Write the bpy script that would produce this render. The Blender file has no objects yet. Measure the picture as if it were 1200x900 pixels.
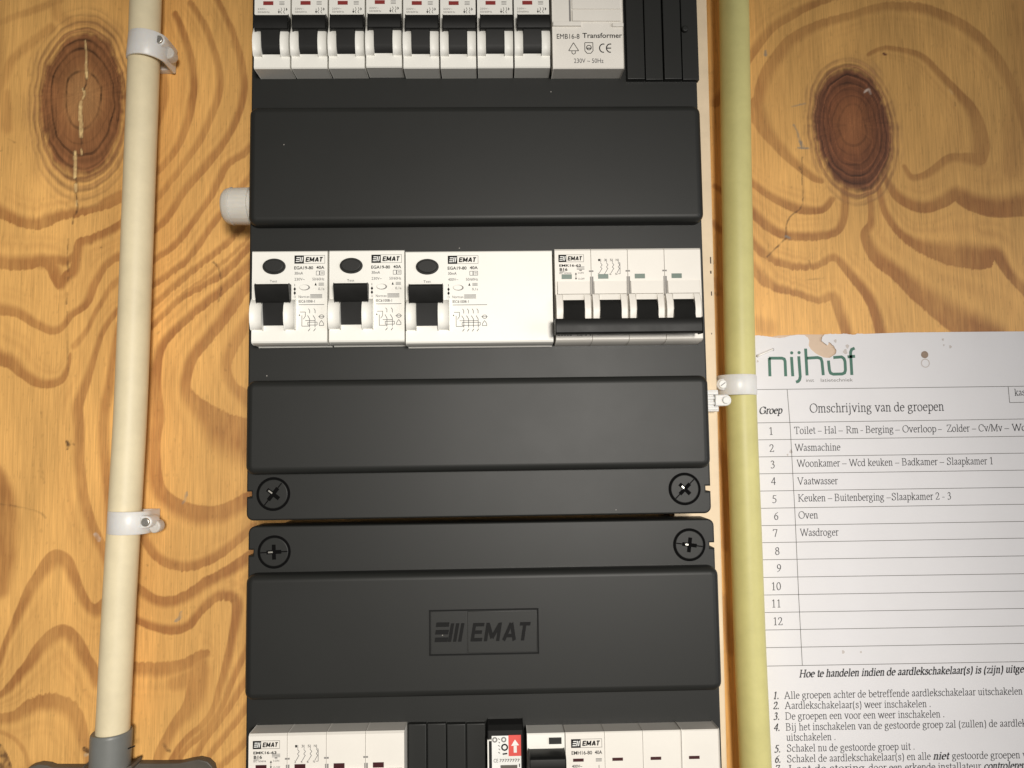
import bpy, bmesh, math, random
import numpy as np
from mathutils import Matrix, Vector

random.seed(4)
rng = np.random.default_rng(7)
SC = bpy.context.scene
COL = SC.collection
MM = 0.001

# ------------------------------------------------------------------ camera
PITCH, YAW, ROLL = 0.07528862, 0.0227376, -0.01403082
FPX, CAM_D = 890.0, 417.0            # focal length for a 1200 px wide frame; distance to the board in mm
cp, sp, cy_, sy_ = math.cos(PITCH), math.sin(PITCH), math.cos(YAW), math.sin(YAW)
FWD = Vector((sy_ * cp, cy_ * cp, sp))
_r = Vector((cy_, -sy_, 0)); _u = _r.cross(FWD)
RT = math.cos(ROLL) * _r + math.sin(ROLL) * _u
UP = -math.sin(ROLL) * _r + math.cos(ROLL) * _u
cam = bpy.data.cameras.new("camera"); cam.sensor_width = 36.0; cam.lens = FPX / 1200 * 36
cam.clip_start = 0.01; cam.clip_end = 50
co = bpy.data.objects.new("camera", cam); COL.objects.link(co)
co.matrix_world = Matrix(((RT.x, UP.x, -FWD.x, 0), (RT.y, UP.y, -FWD.y, -CAM_D * MM), (RT.z, UP.z, -FWD.z, 0), (0, 0, 0, 1)))
SC.camera = co

# ------------------------------------------------------------------ light and exposure
W_ = bpy.data.worlds.new("World"); SC.world = W_; W_.use_nodes = True
bg = W_.node_tree.nodes["Background"]; bg.inputs[0].default_value = (1.0, 0.93, 0.84, 1); bg.inputs[1].default_value = 0.14
def aim(o, loc, target):
    o.location = Vector(loc); o.rotation_euler = (Vector(target) - Vector(loc)).to_track_quat('-Z', 'Y').to_euler()
kl = bpy.data.lights.new("room_lamp", 'SPOT'); kl.energy = 44; kl.color = (1.0, 0.955, 0.885); kl.shadow_soft_size = 0.10
kl.spot_size = math.radians(56); kl.spot_blend = 1.0
ko = bpy.data.objects.new("room_lamp", kl); COL.objects.link(ko); aim(ko, (0.16, -1.05, 0.05), (-0.10, 0, -0.115))
wl = bpy.data.lights.new("side_fill", 'AREA'); wl.shape = 'RECTANGLE'; wl.size = 0.7; wl.size_y = 0.9; wl.energy = 6.5; wl.color = (0.95, 0.97, 1.0)  # unseen soft fill added on the right for panel sheen and side shading
wo = bpy.data.objects.new("side_fill", wl); COL.objects.link(wo); aim(wo, (1.25, -1.05, -0.1), (-0.05, 0, -0.05))
vs = SC.view_settings; vs.view_transform = 'Standard'; vs.look = 'None'; vs.exposure = 0.0; vs.gamma = 1.0; vs.use_curve_mapping = False
SC.render.engine = 'CYCLES'

def M(u, v, y):
    """Point of the place (x, z in mm) at depth y (mm, the board is 0) seen at photo coordinates u, v."""
    d = RT * ((u - 600) / FPX) - UP * ((v - 450) / FPX) + FWD
    return d.x / d.y * (y + CAM_D), d.z / d.y * (y + CAM_D)

# ------------------------------------------------------------------ materials
def mat(name, col, rough=0.45, spec=0.5, bump=0.0, bscale=900.0, var=0.0, vscale=60.0, trans=0.0, metal=0.0, sss=0.0, specks=0.0, speckcol=(.33, .31, .28)):
    m = bpy.data.materials.new(name); m.use_nodes = True
    nt = m.node_tree; N = nt.nodes; L = nt.links; b = N["Principled BSDF"]
    b.inputs["Roughness"].default_value = rough; b.inputs["Specular IOR Level"].default_value = spec
    b.inputs["Metallic"].default_value = metal
    b.inputs["Base Color"].default_value = (*col, 1)
    if sss:
        b.inputs["Subsurface Weight"].default_value = sss; b.inputs["Subsurface Scale"].default_value = 0.004
        b.inputs["Subsurface Radius"].default_value = (1, .8, .6)
    tc = N.new("ShaderNodeTexCoord")
    src = None
    if var:
        n = N.new("ShaderNodeTexNoise"); n.inputs["Scale"].default_value = vscale; n.inputs["Detail"].default_value = 6; n.inputs["Roughness"].default_value = .65
        L.new(tc.outputs["Object"], n.inputs["Vector"])
        r = N.new("ShaderNodeMapRange"); r.inputs[1].default_value = .3; r.inputs[2].default_value = .7
        r.inputs[3].default_value = 1 - var; r.inputs[4].default_value = 1 + var
        L.new(n.outputs["Fac"], r.inputs[0])
        mx = N.new("ShaderNodeVectorMath"); mx.operation = 'SCALE'; mx.inputs[0].default_value = col
        L.new(r.outputs[0], mx.inputs["Scale"]); src = mx.outputs[0]
        r2 = N.new("ShaderNodeMapRange"); r2.inputs[1].default_value = .3; r2.inputs[2].default_value = .7
        r2.inputs[3].default_value = rough - min(.06, var * .4); r2.inputs[4].default_value = rough + min(.06, var * .4)
        L.new(n.outputs["Fac"], r2.inputs[0]); L.new(r2.outputs[0], b.inputs["Roughness"])
    if specks:
        v = N.new("ShaderNodeTexVoronoi"); v.inputs["Scale"].default_value = 110; L.new(tc.outputs["Object"], v.inputs["Vector"])
        c = N.new("ShaderNodeMath"); c.operation = 'LESS_THAN'; c.inputs[1].default_value = specks; L.new(v.outputs["Distance"], c.inputs[0])
        sp_ = N.new("ShaderNodeSeparateColor"); L.new(v.outputs["Color"], sp_.inputs[0])
        g = N.new("ShaderNodeMath"); g.operation = 'GREATER_THAN'; g.inputs[1].default_value = .92; L.new(sp_.outputs[0], g.inputs[0])
        mu = N.new("ShaderNodeMath"); mu.operation = 'MULTIPLY'; L.new(c.outputs[0], mu.inputs[0]); L.new(g.outputs[0], mu.inputs[1])
        mi = N.new("ShaderNodeMix"); mi.data_type = 'RGBA'; mi.inputs[6].default_value = (*col, 1); mi.inputs[7].default_value = (*speckcol, 1)
        if src: L.new(src, mi.inputs[6])
        L.new(mu.outputs[0], mi.inputs[0]); src = mi.outputs[2]
    if src: L.new(src, b.inputs["Base Color"])
    if name == 'paper':
        n3 = N.new('ShaderNodeTexNoise'); n3.inputs['Scale'].default_value = 14; n3.inputs['Detail'].default_value = 2; L.new(tc.outputs['Object'], n3.inputs['Vector'])
        b3 = N.new('ShaderNodeBump'); b3.inputs['Strength'].default_value = .5; b3.inputs['Distance'].default_value = .004; L.new(n3.outputs['Fac'], b3.inputs['Height']); L.new(b3.outputs[0], b.inputs['Normal'])
    if bump and name != 'paper':
        n2 = N.new("ShaderNodeTexNoise"); n2.inputs["Scale"].default_value = bscale; n2.inputs["Detail"].default_value = 3
        L.new(tc.outputs["Object"], n2.inputs["Vector"])
        bp = N.new("ShaderNodeBump"); bp.inputs["Strength"].default_value = bump; bp.inputs["Distance"].default_value = 0.0004
        L.new(n2.outputs["Fac"], bp.inputs["Height"]); L.new(bp.outputs[0], b.inputs["Normal"])
    return m

MT = dict(
    panel=mat("charcoal_plastic", (.0150, .0155, .0143), .46, .29, .06, 2600, .04, 18, specks=.03),
    panel_dark=mat("charcoal_recess", (.020, .019, .018), .5, .4, .15, 1500),
    white=mat("white_plastic", (.80, .785, .73), .42, .4, .05, 1200, .02, 40),
    ivory=mat("ivory_plastic", (.75, .715, .655), .42, .4, .05, 1200, .025, 40),
    black=mat("black_plastic", (.0075, .0075, .007), .5, .28, .05, 2600, .12, 60),
    black_soft=mat("black_matt_plastic", (.016, .016, .015), .55, .3, .1, 2200, .1, 60),
    ink=mat("black_print", (.012, .012, .012), .7, .1),
    void=mat("recess_shade_black", (.004, .004, .004), .9, .05),  # flat black standing in for the shade inside screw recesses and slots
    ink_grey=mat("grey_print", (.22, .21, .20), .6, .3),
    ink_text=mat("toner_print", (.085, .085, .09), .7, .2),
    ink_line=mat("table_line_print", (.20, .19, .185), .7, .2),
    ink_green=mat("green_print", (.095, .20, .155), .7, .2),
    red=mat("red_window_plastic", (.24, .03, .028), .3, .5),
    dkred=mat("dark_red_window_plastic", (.05, .012, .014), .3, .5),
    green=mat("green_window_plastic", (.085, .135, .105), .35, .5),
    label_red=mat("red_label", (.70, .09, .075), .5, .4),
    label_white=mat("white_label", (.80, .80, .77), .5, .4),
    pipe_l=mat("cream_pipe_plastic", (.77, .67, .45), .5, .4, .10, 260, .07, 60, specks=.012, speckcol=(.30, .22, .12)),
    pipe_r=mat("yellowed_pipe_plastic", (.61, .56, .23), .48, .4, .10, 260, .07, 60, specks=.010, speckcol=(.30, .26, .12)),
    clip=mat("translucent_white_plastic", (.76, .74, .71), .36, .5, .05, 300, .05, 60, sss=.35),
    clip_d=mat("darker_white_plastic", (.60, .56, .51), .4, .5, .05, 300, .05, 60, sss=.3),  # darker white for the tail of the clip lug
    screw=mat("zinc_screw", (.62, .60, .55), .32, .5, .1, 1500, metal=.9),
    grey=mat("grey_conduit_plastic", (.175, .18, .17), .42, .5, .06, 300, .06, 60),
    greyd=mat("dark_grey_plastic", (.105, .093, .076), .5, .45, .15, 400, .15, 60),
    paper=mat("paper", (.80, .785, .80), .75, .25, .12, 120, .02, 25),
    tan=mat("torn_paper_backing", (.70, .54, .41), .8, .2, .2, 300, .05, 80),
    batten=mat("pale_planed_wood", (.80, .64, .44), .6, .3, .15, 400, .08, 50),
    staple=mat("staple_metal", (.85, .83, .80), .4, .5, metal=.15),
    gland=mat("pale_grey_nylon", (.70, .67, .61), .4, .5, .05, 300, .05, 60, sss=.5),
    brown=mat("rust_brown", (.34, .25, .19), .7, .3, .2, 400, .2, 300),
    ringmark=mat("pale_ring_mark", (.60, .55, .52), .7, .3),
    pen=mat("pen_mark", (.06, .04, .03), .7, .3),
)

# ------------------------------------------------------------------ mesh helpers (all lengths in mm)
class MB:
    def __init__(s): s.v = []; s.f = []
    def add(s, vs, fs):
        o = len(s.v); s.v += [tuple(map(float, p)) for p in vs]; s.f += [tuple(i + o for i in f) for f in fs]; return s
    def rings(s, loops, cap0=True, cap1=True, closed=True):
        n = len(loops[0]); vs = [p for l in loops for p in l]; fs = []
        for k in range(len(loops) - 1):
            for i in range(n if closed else n - 1):
                j = (i + 1) % n
                fs.append((k * n + i, k * n + j, (k + 1) * n + j, (k + 1) * n + i))
        if cap0: fs.append(tuple(range(n - 1, -1, -1)))
        if cap1: fs.append(tuple((len(loops) - 1) * n + i for i in range(n)))
        return s.add(vs, fs)
    def slab(s, poly, y0, y1, bev=0.0, seg=2, back=True):
        """Outline poly [(x, z)] counter-clockwise seen from the front, from y0 (back) to y1 (front, smaller), front edge rounded by bev."""
        loops = [[(x, y0, z) for x, z in poly]]
        if bev > 0:
            loops.append([(x, y1 + bev, z) for x, z in poly])
            for k in range(1, seg + 1):
                a = math.pi / 2 * k / seg
                q = offset(poly, -bev * (1 - math.cos(a))); loops.append([(x, y1 + bev * (1 - math.sin(a)), z) for x, z in q])
        else: loops.append([(x, y1, z) for x, z in poly])
        if bev > 0:
            q = offset(q, -min(.06, bev * .3)); loops.append([(x, y1, z) for x, z in q])
        return s.rings(loops, cap0=back)
    def box(s, x0, x1, z0, z1, y0, y1, bev=0.0, seg=2): return s.slab([(x0, z0), (x1, z0), (x1, z1), (x0, z1)], y0, y1, bev, seg)
    def rbox(s, x0, x1, z0, z1, y0, y1, r, bev=0.0, seg=3): return s.slab(rrect(x0, x1, z0, z1, r), y0, y1, bev, seg)
    def prism(s, prof, x0, x1, bev=0.0):
        """Side profile [(y, z)] swept from x0 to x1, end edges chamfered by bev."""
        if bev > 0:
            inn = offset(prof, -bev if area(prof) > 0 else bev)
            loops = [[(x0, y, z) for y, z in inn], [(x0 + bev, y, z) for y, z in prof], [(x1 - bev, y, z) for y, z in prof], [(x1, y, z) for y, z in inn]]
        else: loops = [[(x0, y, z) for y, z in prof], [(x1, y, z) for y, z in prof]]
        return s.rings(loops)
    def cyl(s, cx, cz, r, y0, y1, n=32, rz=None, bev=0.0):
        rz = rz or r
        return s.slab([(cx + r * math.cos(2 * math.pi * i / n), cz + rz * math.sin(2 * math.pi * i / n)) for i in range(n)], y0, y1, bev, 3)
    def ring(s, cx, cz, r0, r1, y, n=40, sz=1.0):
        vs = []; fs = []
        for i in range(n):
            a = 2 * math.pi * i / n; c, d = math.cos(a), math.sin(a)
            vs += [(cx + r0 * c, y, cz + r0 * d * sz), (cx + r1 * c, y, cz + r1 * d * sz)]
        for i in range(n): j = (i + 1) % n; fs.append((2 * i, 2 * i + 1, 2 * j + 1, 2 * j))
        return s.add(vs, fs)
    def quad(s, x0, x1, z0, z1, y): return s.add([(x0, y, z0), (x1, y, z0), (x1, y, z1), (x0, y, z1)], [(0, 1, 2, 3)])
    def poly(s, pts, y): return s.add([(x, y, z) for x, z in pts], [tuple(range(len(pts)))])
    def line(s, pts, w, y):
        """Flat printed line."""
        for (ax, az), (bx, bz) in zip(pts, pts[1:]):
            dx, dz = bx - ax, bz - az; l = math.hypot(dx, dz) or 1e-6; nx, nz = -dz / l * w / 2, dx / l * w / 2
            s.add([(ax - nx, y, az - nz), (bx - nx, y, bz - nz), (bx + nx, y, bz + nz), (ax + nx, y, az + nz)], [(0, 1, 2, 3)])
        return s
    def tube(s, pts, radii, n=28, cap=True):
        loops = []
        P = [Vector(p) for p in pts]
        for i, p in enumerate(P):
            t = (P[min(i + 1, len(P) - 1)] - P[max(i - 1, 0)]).normalized()
            a = t.cross(Vector((0, 1, 0))).normalized(); b = t.cross(a)
            r = radii[i] if isinstance(radii, (list, tuple)) else radii
            loops.append([tuple(p + a * (r * math.cos(2 * math.pi * k / n)) + b * (r * math.sin(2 * math.pi * k / n))) for k in range(n)])
        return s.rings(loops, cap, cap)
    def rot(s, cx, cz, deg):
        a = math.radians(deg); c, d = math.cos(a), math.sin(a)
        s.v = [(cx + (x - cx) * c - (z - cz) * d, y, cz + (x - cx) * d + (z - cz) * c) for x, y, z in s.v]; return s

def area(p): return sum(a[0] * b[1] - b[0] * a[1] for a, b in zip(p, p[1:] + p[:1])) / 2
def offset(p, d):
    """Outline moved outward by d (counter-clockwise outlines)."""
    n = len(p); sgn = 1 if area(p) > 0 else -1; out = []
    for i in range(n):
        a, b, c = p[i - 1], p[i], p[(i + 1) % n]
        e1 = (b[0] - a[0], b[1] - a[1]); e2 = (c[0] - b[0], c[1] - b[1])
        l1 = math.hypot(*e1) or 1e-9; l2 = math.hypot(*e2) or 1e-9
        n1 = (e1[1] / l1, -e1[0] / l1); n2 = (e2[1] / l2, -e2[0] / l2)
        k = 1 + n1[0] * n2[0] + n1[1] * n2[1]; k = max(k, .3)
        out.append((b[0] + sgn * d * (n1[0] + n2[0]) / k, b[1] + sgn * d * (n1[1] + n2[1]) / k))
    return out
def rrect(x0, x1, z0, z1, r, n=6):
    o = []
    for cx, cz, a0 in ((x1 - r, z0 + r, -90), (x1 - r, z1 - r, 0), (x0 + r, z1 - r, 90), (x0 + r, z0 + r, 180)):
        for k in range(n + 1):
            a = math.radians(a0 + 90 * k / n); o.append((cx + r * math.cos(a), cz + r * math.sin(a)))
    return o

ORG = {}
def thing(name, label, cat, org, group=None, kind=None):
    o = bpy.data.objects.new(name, None); COL.objects.link(o); o.empty_display_size = .01
    o.location = tuple(c * MM for c in org); o["label"] = label; o["category"] = cat
    if group: o["group"] = group
    if kind: o["kind"] = kind
    ORG[o] = org; return o
def build(mb, name, m, parent=None, smooth=35, org=None, label=None):
    org = ORG.get(parent, org or (0, 0, 0))
    me = bpy.data.meshes.new(name)
    me.from_pydata([((x - org[0]) * MM, (y - org[1]) * MM, (z - org[2]) * MM) for x, y, z in mb.v], [], mb.f)
    me.materials.append(MT[m] if isinstance(m, str) else m)
    bm = bmesh.new(); bm.from_mesh(me)
    if smooth: bmesh.ops.recalc_face_normals(bm, faces=bm.faces)
    else:
        for f in bm.faces:
            f.normal_update()
            if f.normal.y > 0: f.normal_flip()
    bm.to_mesh(me); bm.free()
    if smooth:
        me.shade_smooth(); me.set_sharp_from_angle(angle=math.radians(smooth))
    o = bpy.data.objects.new(name, me); COL.objects.link(o)
    if parent: o.parent = parent; ORG[o] = org
    else: o.location = tuple(c * MM for c in org); ORG[o] = org
    if label: o["label"] = label
    if name.startswith(("printed", "table_line", "stain", "letterhead", "subtitle", "pen_mark")): o["kind"] = "stuff"
    return o
def tag(o, label, cat, group=None, kind=None):
    o["label"] = label; o["category"] = cat
    if group: o["group"] = group
    if kind: o["kind"] = kind
    return o
def dup(root, d, label):
    c = root.copy(); COL.objects.link(c); c.location = root.location + Vector(d) * MM; c["label"] = label
    for ch in root.children:
        k = ch.copy(); COL.objects.link(k); k.parent = c
        for g in ch.children:
            h = g.copy(); COL.objects.link(h); h.parent = k
    return c

# ------------------------------------------------------------------ lettering
_tc = {}
def sans(s, bold=0.0, shear=0.0):
    key = (s, bold, shear)
    if key not in _tc:
        cu = bpy.data.curves.new("lettering", 'FONT'); cu.body = s; cu.size = 1; cu.offset = bold; cu.shear = shear; cu.resolution_u = 3
        ob = bpy.data.objects.new("lettering", cu); COL.objects.link(ob)
        dg = bpy.context.evaluated_depsgraph_get(); me = ob.evaluated_get(dg).to_mesh()
        v = [(p.co.x, p.co.y) for p in me.vertices]; f = [tuple(p.vertices) for p in me.polygons]
        ob.evaluated_get(dg).to_mesh_clear(); bpy.data.objects.remove(ob); bpy.data.curves.remove(cu)
        x0 = min(p[0] for p in v); x1 = max(p[0] for p in v); y0 = min(p[1] for p in v); y1 = max(p[1] for p in v)
        _tc[key] = ([((x - x0) / (x1 - x0), y) for x, y in v], f, y0, y1)
    return _tc[key]
def put_sans(mb, s, x0, x1, z0, cap, y, bold=0.0, shear=0.0):
    """Text stretched between x0 and x1 on baseline z0 with capital height cap."""
    v, f, _, _ = sans(s, bold, shear)
    return mb.add([(x0 + (x1 - x0) * a, y, z0 + b / 0.72 * cap) for a, b in v], f)

def _A(cx, cy, rx, ry, a0, a1, n=12): return [(cx + rx * math.cos(math.radians(a0 + (a1 - a0) * k / n)), cy + ry * math.sin(math.radians(a0 + (a1 - a0) * k / n))) for k in range(n + 1)]
def _s(x0, x1, y=0): return [(x0, y), (x1, y)]
GL = {
 'a': (44, [[(8, 36), (12, 43), (20, 46), (28, 44), (32, 36), (32, 8), (35, 2), (41, 3)], [(32, 27), (18, 22), (8, 14), (8, 5), (14, 0), (22, 2), (32, 10)]]),
 'b': (50, [[(3, 67), (12, 68), (12, 1)], _A(26, 22, 18, 23, 145, -145)]),
 'c': (44, [_A(24, 22, 18, 23, 40, 320)]),
 'd': (50, [_A(22, 22, 18, 23, 35, 325), [(29, 67), (38, 68), (38, 0), (46, 1)]]),
 'e': (44, [[(7, 26), (39, 26)], _A(23, 22, 17, 23, 10, 315)]),
 'f': (33, [[(34, 62), (28, 68), (20, 66), (15, 56), (15, 0)], _s(5, 26), [(3, 45), (30, 45)]]),
 'g': (50, [_A(21, 31, 14, 14, 0, 360), [(30, 42), (46, 44)], [(14, 19), (9, 12), (14, 7), (34, 4), (42, -4), (38, -15), (22, -21), (8, -17), (5, -9), (12, 2)]]),
 'h': (50, [[(3, 67), (12, 68), (12, 0)], _s(3, 21), [(12, 36), (20, 44), (29, 46), (37, 40), (38, 0)], _s(30, 47)]),
 'i': (28, [[(4, 45), (14, 46), (14, 0)], _s(4, 23), [(14, 59), (14, 66)]]),
 'j': (28, [[(4, 45), (14, 46), (14, -14), (8, -22), (-1, -20)], [(14, 59), (14, 66)]]),
 'k': (50, [[(3, 67), (12, 68), (12, 0)], _s(3, 21), [(40, 46), (14, 20)], [(20, 26), (42, 0)], _s(26, 46, 46), _s(34, 50)]),
 'l': (28, [[(4, 67), (14, 68), (14, 0)], _s(4, 23)]),
 'm': (74, [[(3, 45), (12, 46), (12, 0)], _s(3, 20), [(12, 36), (20, 44), (28, 46), (35, 40), (36, 0)], _s(28, 44), [(36, 36), (44, 44), (52, 46), (60, 40), (61, 0)], _s(53, 70)]),
 'n': (50, [[(3, 45), (12, 46), (12, 0)], _s(3, 21), [(12, 36), (20, 44), (29, 46), (37, 40), (38, 0)], _s(30, 47)]),
 'o': (50, [_A(25, 22, 19, 24, 0, 360)]),
 'p': (50, [[(3, 45), (12, 46), (12, -22)], _s(3, 21, -22), _A(27, 22, 18, 23, 145, -145)]),
 'r': (34, [[(3, 45), (12, 46), (12, 0)], _s(3, 22), [(12, 34), (20, 44), (28, 46), (33, 42)]]),
 's': (39, [[(32, 36), (27, 45), (18, 46), (9, 42), (9, 33), (18, 26), (29, 20), (33, 11), (27, 1), (17, -1), (9, 2), (6, 12)]]),
 't': (29, [[(14, 60), (14, 8), (18, 1), (26, 2), (29, 5)], [(4, 45), (27, 45)]]),
 'u': (50, [[(3, 45), (12, 46), (12, 12), (16, 2), (24, 0), (32, 4), (38, 11)], [(29, 45), (38, 46), (38, 3), (46, 2)]]),
 'v': (50, [[(8, 46), (25, 0)], [(25, 0), (42, 46)], _s(1, 17, 46), _s(34, 49, 46)]),
 'w': (72, [[(6, 46), (22, 0)], [(22, 0), (37, 46)], [(36, 46), (51, 0)], [(51, 0), (66, 46)], _s(0, 14, 46), _s(58, 72, 46)]),
 'z': (44, [[(5, 38), (7, 45), (38, 45), (6, 1), (40, 1), (42, 10)]]),
 'A': (72, [[(8, 0), (34, 66)], [(34, 66), (60, 0)], [(17, 22), (50, 22)], _s(0, 18), _s(48, 70)]),
 'B': (64, [[(14, 66), (14, 0)], [(4, 66), (32, 66), (46, 60), (47, 48), (40, 38), (14, 35)], [(36, 35), (52, 28), (53, 12), (42, 1), (4, 0)]]),
 'C': (66, [_A(35, 33, 30, 34, 40, 320), [(58, 62), (59, 46)]]),
 'D': (72, [[(14, 66), (14, 0)], [(4, 66), (34, 66), (58, 54), (64, 33), (58, 12), (34, 0), (4, 0)]]),
 'G': (74, [_A(36, 33, 31, 34, 40, 345), [(60, 64), (60, 46)], [(64, 4), (64, 28)], [(48, 28), (72, 28)]]),
 'H': (72, [[(14, 66), (14, 0)], [(58, 66), (58, 0)], [(14, 34), (58, 34)], _s(4, 24), _s(48, 68), _s(4, 24, 66), _s(48, 68, 66)]),
 'K': (70, [[(14, 66), (14, 0)], [(58, 66), (16, 30)], [(24, 36), (58, 0)], _s(4, 24), _s(50, 70), _s(4, 24, 66), _s(48, 66, 66)]),
 'L': (61, [[(14, 66), (14, 0)], _s(4, 24, 66), [(4, 0), (52, 0), (57, 16)]]),
 'M': (89, [[(14, 66), (14, 0)], [(14, 66), (44, 2)], [(44, 2), (74, 66)], [(74, 66), (74, 0)], _s(4, 22), _s(64, 86), _s(2, 14, 66), _s(74, 86, 66)]),
 'O': (72, [_A(36, 33, 31, 34, 0, 360)]),
 'R': (67, [[(14, 66), (14, 0)], [(4, 66), (34, 66), (50, 58), (50, 42), (36, 33), (14, 32)], [(32, 32), (58, 0), (68, 0)], _s(4, 24)]),
 'S': (56, [[(44, 50), (43, 62)], [(43, 54), (36, 65), (24, 68), (11, 62), (9, 50), (18, 40), (36, 32), (46, 22), (44, 8), (32, -1), (18, 0), (8, 10)], [(7, 18), (7, 0)]]),
 'T': (61, [[(30, 66), (30, 0)], [(4, 54), (5, 66), (56, 66), (57, 54)], _s(20, 41)]),
 'V': (72, [[(8, 66), (36, 0)], [(36, 0), (62, 66)], _s(0, 18, 66), _s(52, 72, 66)]),
 'W': (94, [[(6, 66), (28, 0)], [(28, 0), (48, 66)], [(46, 66), (68, 0)], [(68, 0), (90, 66)], _s(0, 16, 66), _s(80, 98, 66)]),
 'Z': (61, [[(6, 54), (8, 66), (54, 66), (6, 1), (56, 1), (58, 14)]]),
 '0': (50, [_A(25, 33, 18, 34, 0, 360)]),
 '1': (50, [[(12, 56), (26, 67), (26, 0)], _s(14, 38)]),
 '2': (50, [[(6, 50), (12, 64), (24, 67), (36, 60), (38, 46), (28, 28), (6, 1), (40, 1), (44, 10)]]),
 '3': (50, [[(8, 56), (18, 67), (30, 64), (35, 52), (28, 40), (18, 36)], [(22, 37), (36, 30), (39, 16), (30, 2), (16, -1), (6, 5)]]),
 '4': (50, [[(34, 0), (34, 67), (4, 20), (46, 20)]]),
 '5': (50, [[(42, 66), (16, 66), (11, 40), (26, 40), (38, 30), (39, 14), (28, 1), (14, -1), (5, 4)]]),
 '6': (50, [[(42, 66), (24, 56), (10, 36), (8, 18), (14, 4), (25, -1), (37, 5), (41, 20), (36, 33), (25, 38), (12, 30)]]),
 '7': (50, [[(6, 54), (9, 65), (44, 65), (22, 0)]]),
 '8': (50, [_A(25, 51, 14, 15, 0, 360), _A(25, 18, 17, 18, 0, 360)]),
 '.': (25, [[(11, 0), (11, 8)]]), '-': (33, [[(4, 22), (28, 22)]]), '~': (50, [[(2, 22), (48, 22)]]), '/': (28, [[(0, -2), (28, 68)]]),
 '(': (33, [_A(30, 24, 20, 46, 120, 240)]), ')': (33, [_A(3, 24, 20, 46, 60, -60)]), ' ': (25, []),
}
GL['9'] = (50, [[(50 - x, 66 - y) for x, y in st] for st in GL['6'][1]])
NIB = math.radians(20)
def serif(mb, s, p0, p1, cap, y, bold=False, shear=0.0, weight=.88):
    """Serif text from p0 to p1 (baseline ends, mm) with capital height cap."""
    thin, thick = (5.5, 15.5) if bold else (4.2, 9.5)
    thin *= weight; thick *= weight
    tot = sum(GL[c][0] for c in s); dx, dz = p1[0] - p0[0], p1[1] - p0[1]; L = math.hypot(dx, dz); ex, ez = dx / L, dz / L
    kx, ky = L / tot, cap / 66; adv = 0
    for c in s:
        w, strokes = GL[c]
        for st in strokes:
            for (ax, ay), (bx, by) in zip(st, st[1:]):
                ux, uy = bx - ax, by - ay; l = math.hypot(ux, uy) or 1e-6; ux /= l; uy /= l
                t = (thin + (thick - thin) * abs(ux * math.sin(NIB) - uy * math.cos(NIB))) / 2
                nx, ny = -uy * t, ux * t; e = t * .35
                q = [(ax - nx - ux * e, ay - ny - uy * e), (bx - nx + ux * e, by - ny + uy * e), (bx + nx + ux * e, by + ny + uy * e), (ax + nx - ux * e, ay + ny - uy * e)]
                vs = []
                for X, Y in q:
                    X = (X + adv + shear * Y) * kx; Y = Y * ky
                    vs.append((p0[0] + X * ex - Y * ez, y, p0[1] + X * ez + Y * ex))
                mb.add(vs, [(0, 1, 2, 3)])
        adv += w

BR = {'E': (.86, [[(0, 0), (0, 1)], [(0, .09), (.8, .09)], [(0, .5), (.7, .5)], [(0, .91), (.8, .91)]]),
      'M': (1.22, [[(0, 0), (0, 1)], [(.04, .90), (.5, .18)], [(.5, .18), (.96, .90)], [(1, 0), (1, 1)]]),
      'A': (1.06, [[(.02, .02), (.44, .96)], [(.48, .96), (.90, .02)], [(.18, .28), (.74, .28)]]),
      'T': (.9, [[(.4, 0), (.4, 1)], [(0, .91), (.86, .91)]])}
def brand_quads(xa, xb, z0, cap, wt=.30, shear=.2):
    """Heavy slanted capitals as quads."""
    tot = 0; q = []
    for ch in "EMAT":
        for (ax, ay), (bx, by) in BR[ch][1]:
            l = math.hypot(bx - ax, by - ay); w = (wt * 1.15 if abs(bx - ax) < abs(by - ay) else wt * .8) / 2; nx, ny = -(by - ay) / l * w, (bx - ax) / l * w
            q.append([(tot + X + shear * Y, Y) for X, Y in ((ax - nx, ay - ny), (bx - nx, by - ny), (bx + nx, by + ny), (ax + nx, ay + ny))])
        tot += BR[ch][0] + (.12 if ch == 'A' else .24)
    tot = tot - .24 + shear; k = (xb - xa) / tot
    return [[(xa + X * k, z0 + Y * cap) for X, Y in p] for p in q]
def brand_mark(blk, wht, x0, x1, z0, z1, y, gap=.45):
    """Printed mark: a black field with a striped E, then the four letters in a thin box."""
    h = z1 - z0; xm = x0 + (x1 - x0) * .31
    blk.quad(x0, xm, z0, z1, y)
    wd = xm - x0
    for k in range(3):
        zc = z0 + h * (.26 + .24 * k); o = .04 * k * wd
        wht.add([(x0 + wd * .13 + o, y - .03, zc - h * .055), (x0 + wd * .48 + o, y - .03, zc - h * .055), (x0 + wd * .50 + o, y - .03, zc + h * .055), (x0 + wd * .15 + o, y - .03, zc + h * .055)], [(0, 1, 2, 3)])
    for k in range(2):
        a = x0 + wd * (.53 + .19 * k)
        wht.add([(a, y - .03, z0 + h * .2), (a + wd * .1, y - .03, z0 + h * .2), (a + wd * .2, y - .03, z0 + h * .8), (a + wd * .1, y - .03, z0 + h * .8)], [(0, 1, 2, 3)])
    t = .13
    blk.line([(xm, z0 + t / 2), (x1, z0 + t / 2)], t, y).line([(xm, z1 - t / 2), (x1, z1 - t / 2)], t, y).line([(x1 - t / 2, z0), (x1 - t / 2, z1)], t, y)
    for i, p in enumerate(brand_quads(xm + wd * .22, x1 - wd * .2, z0 + h * .22, h * .56)): blk.poly(p, y - .002 * (i % 5))

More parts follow.
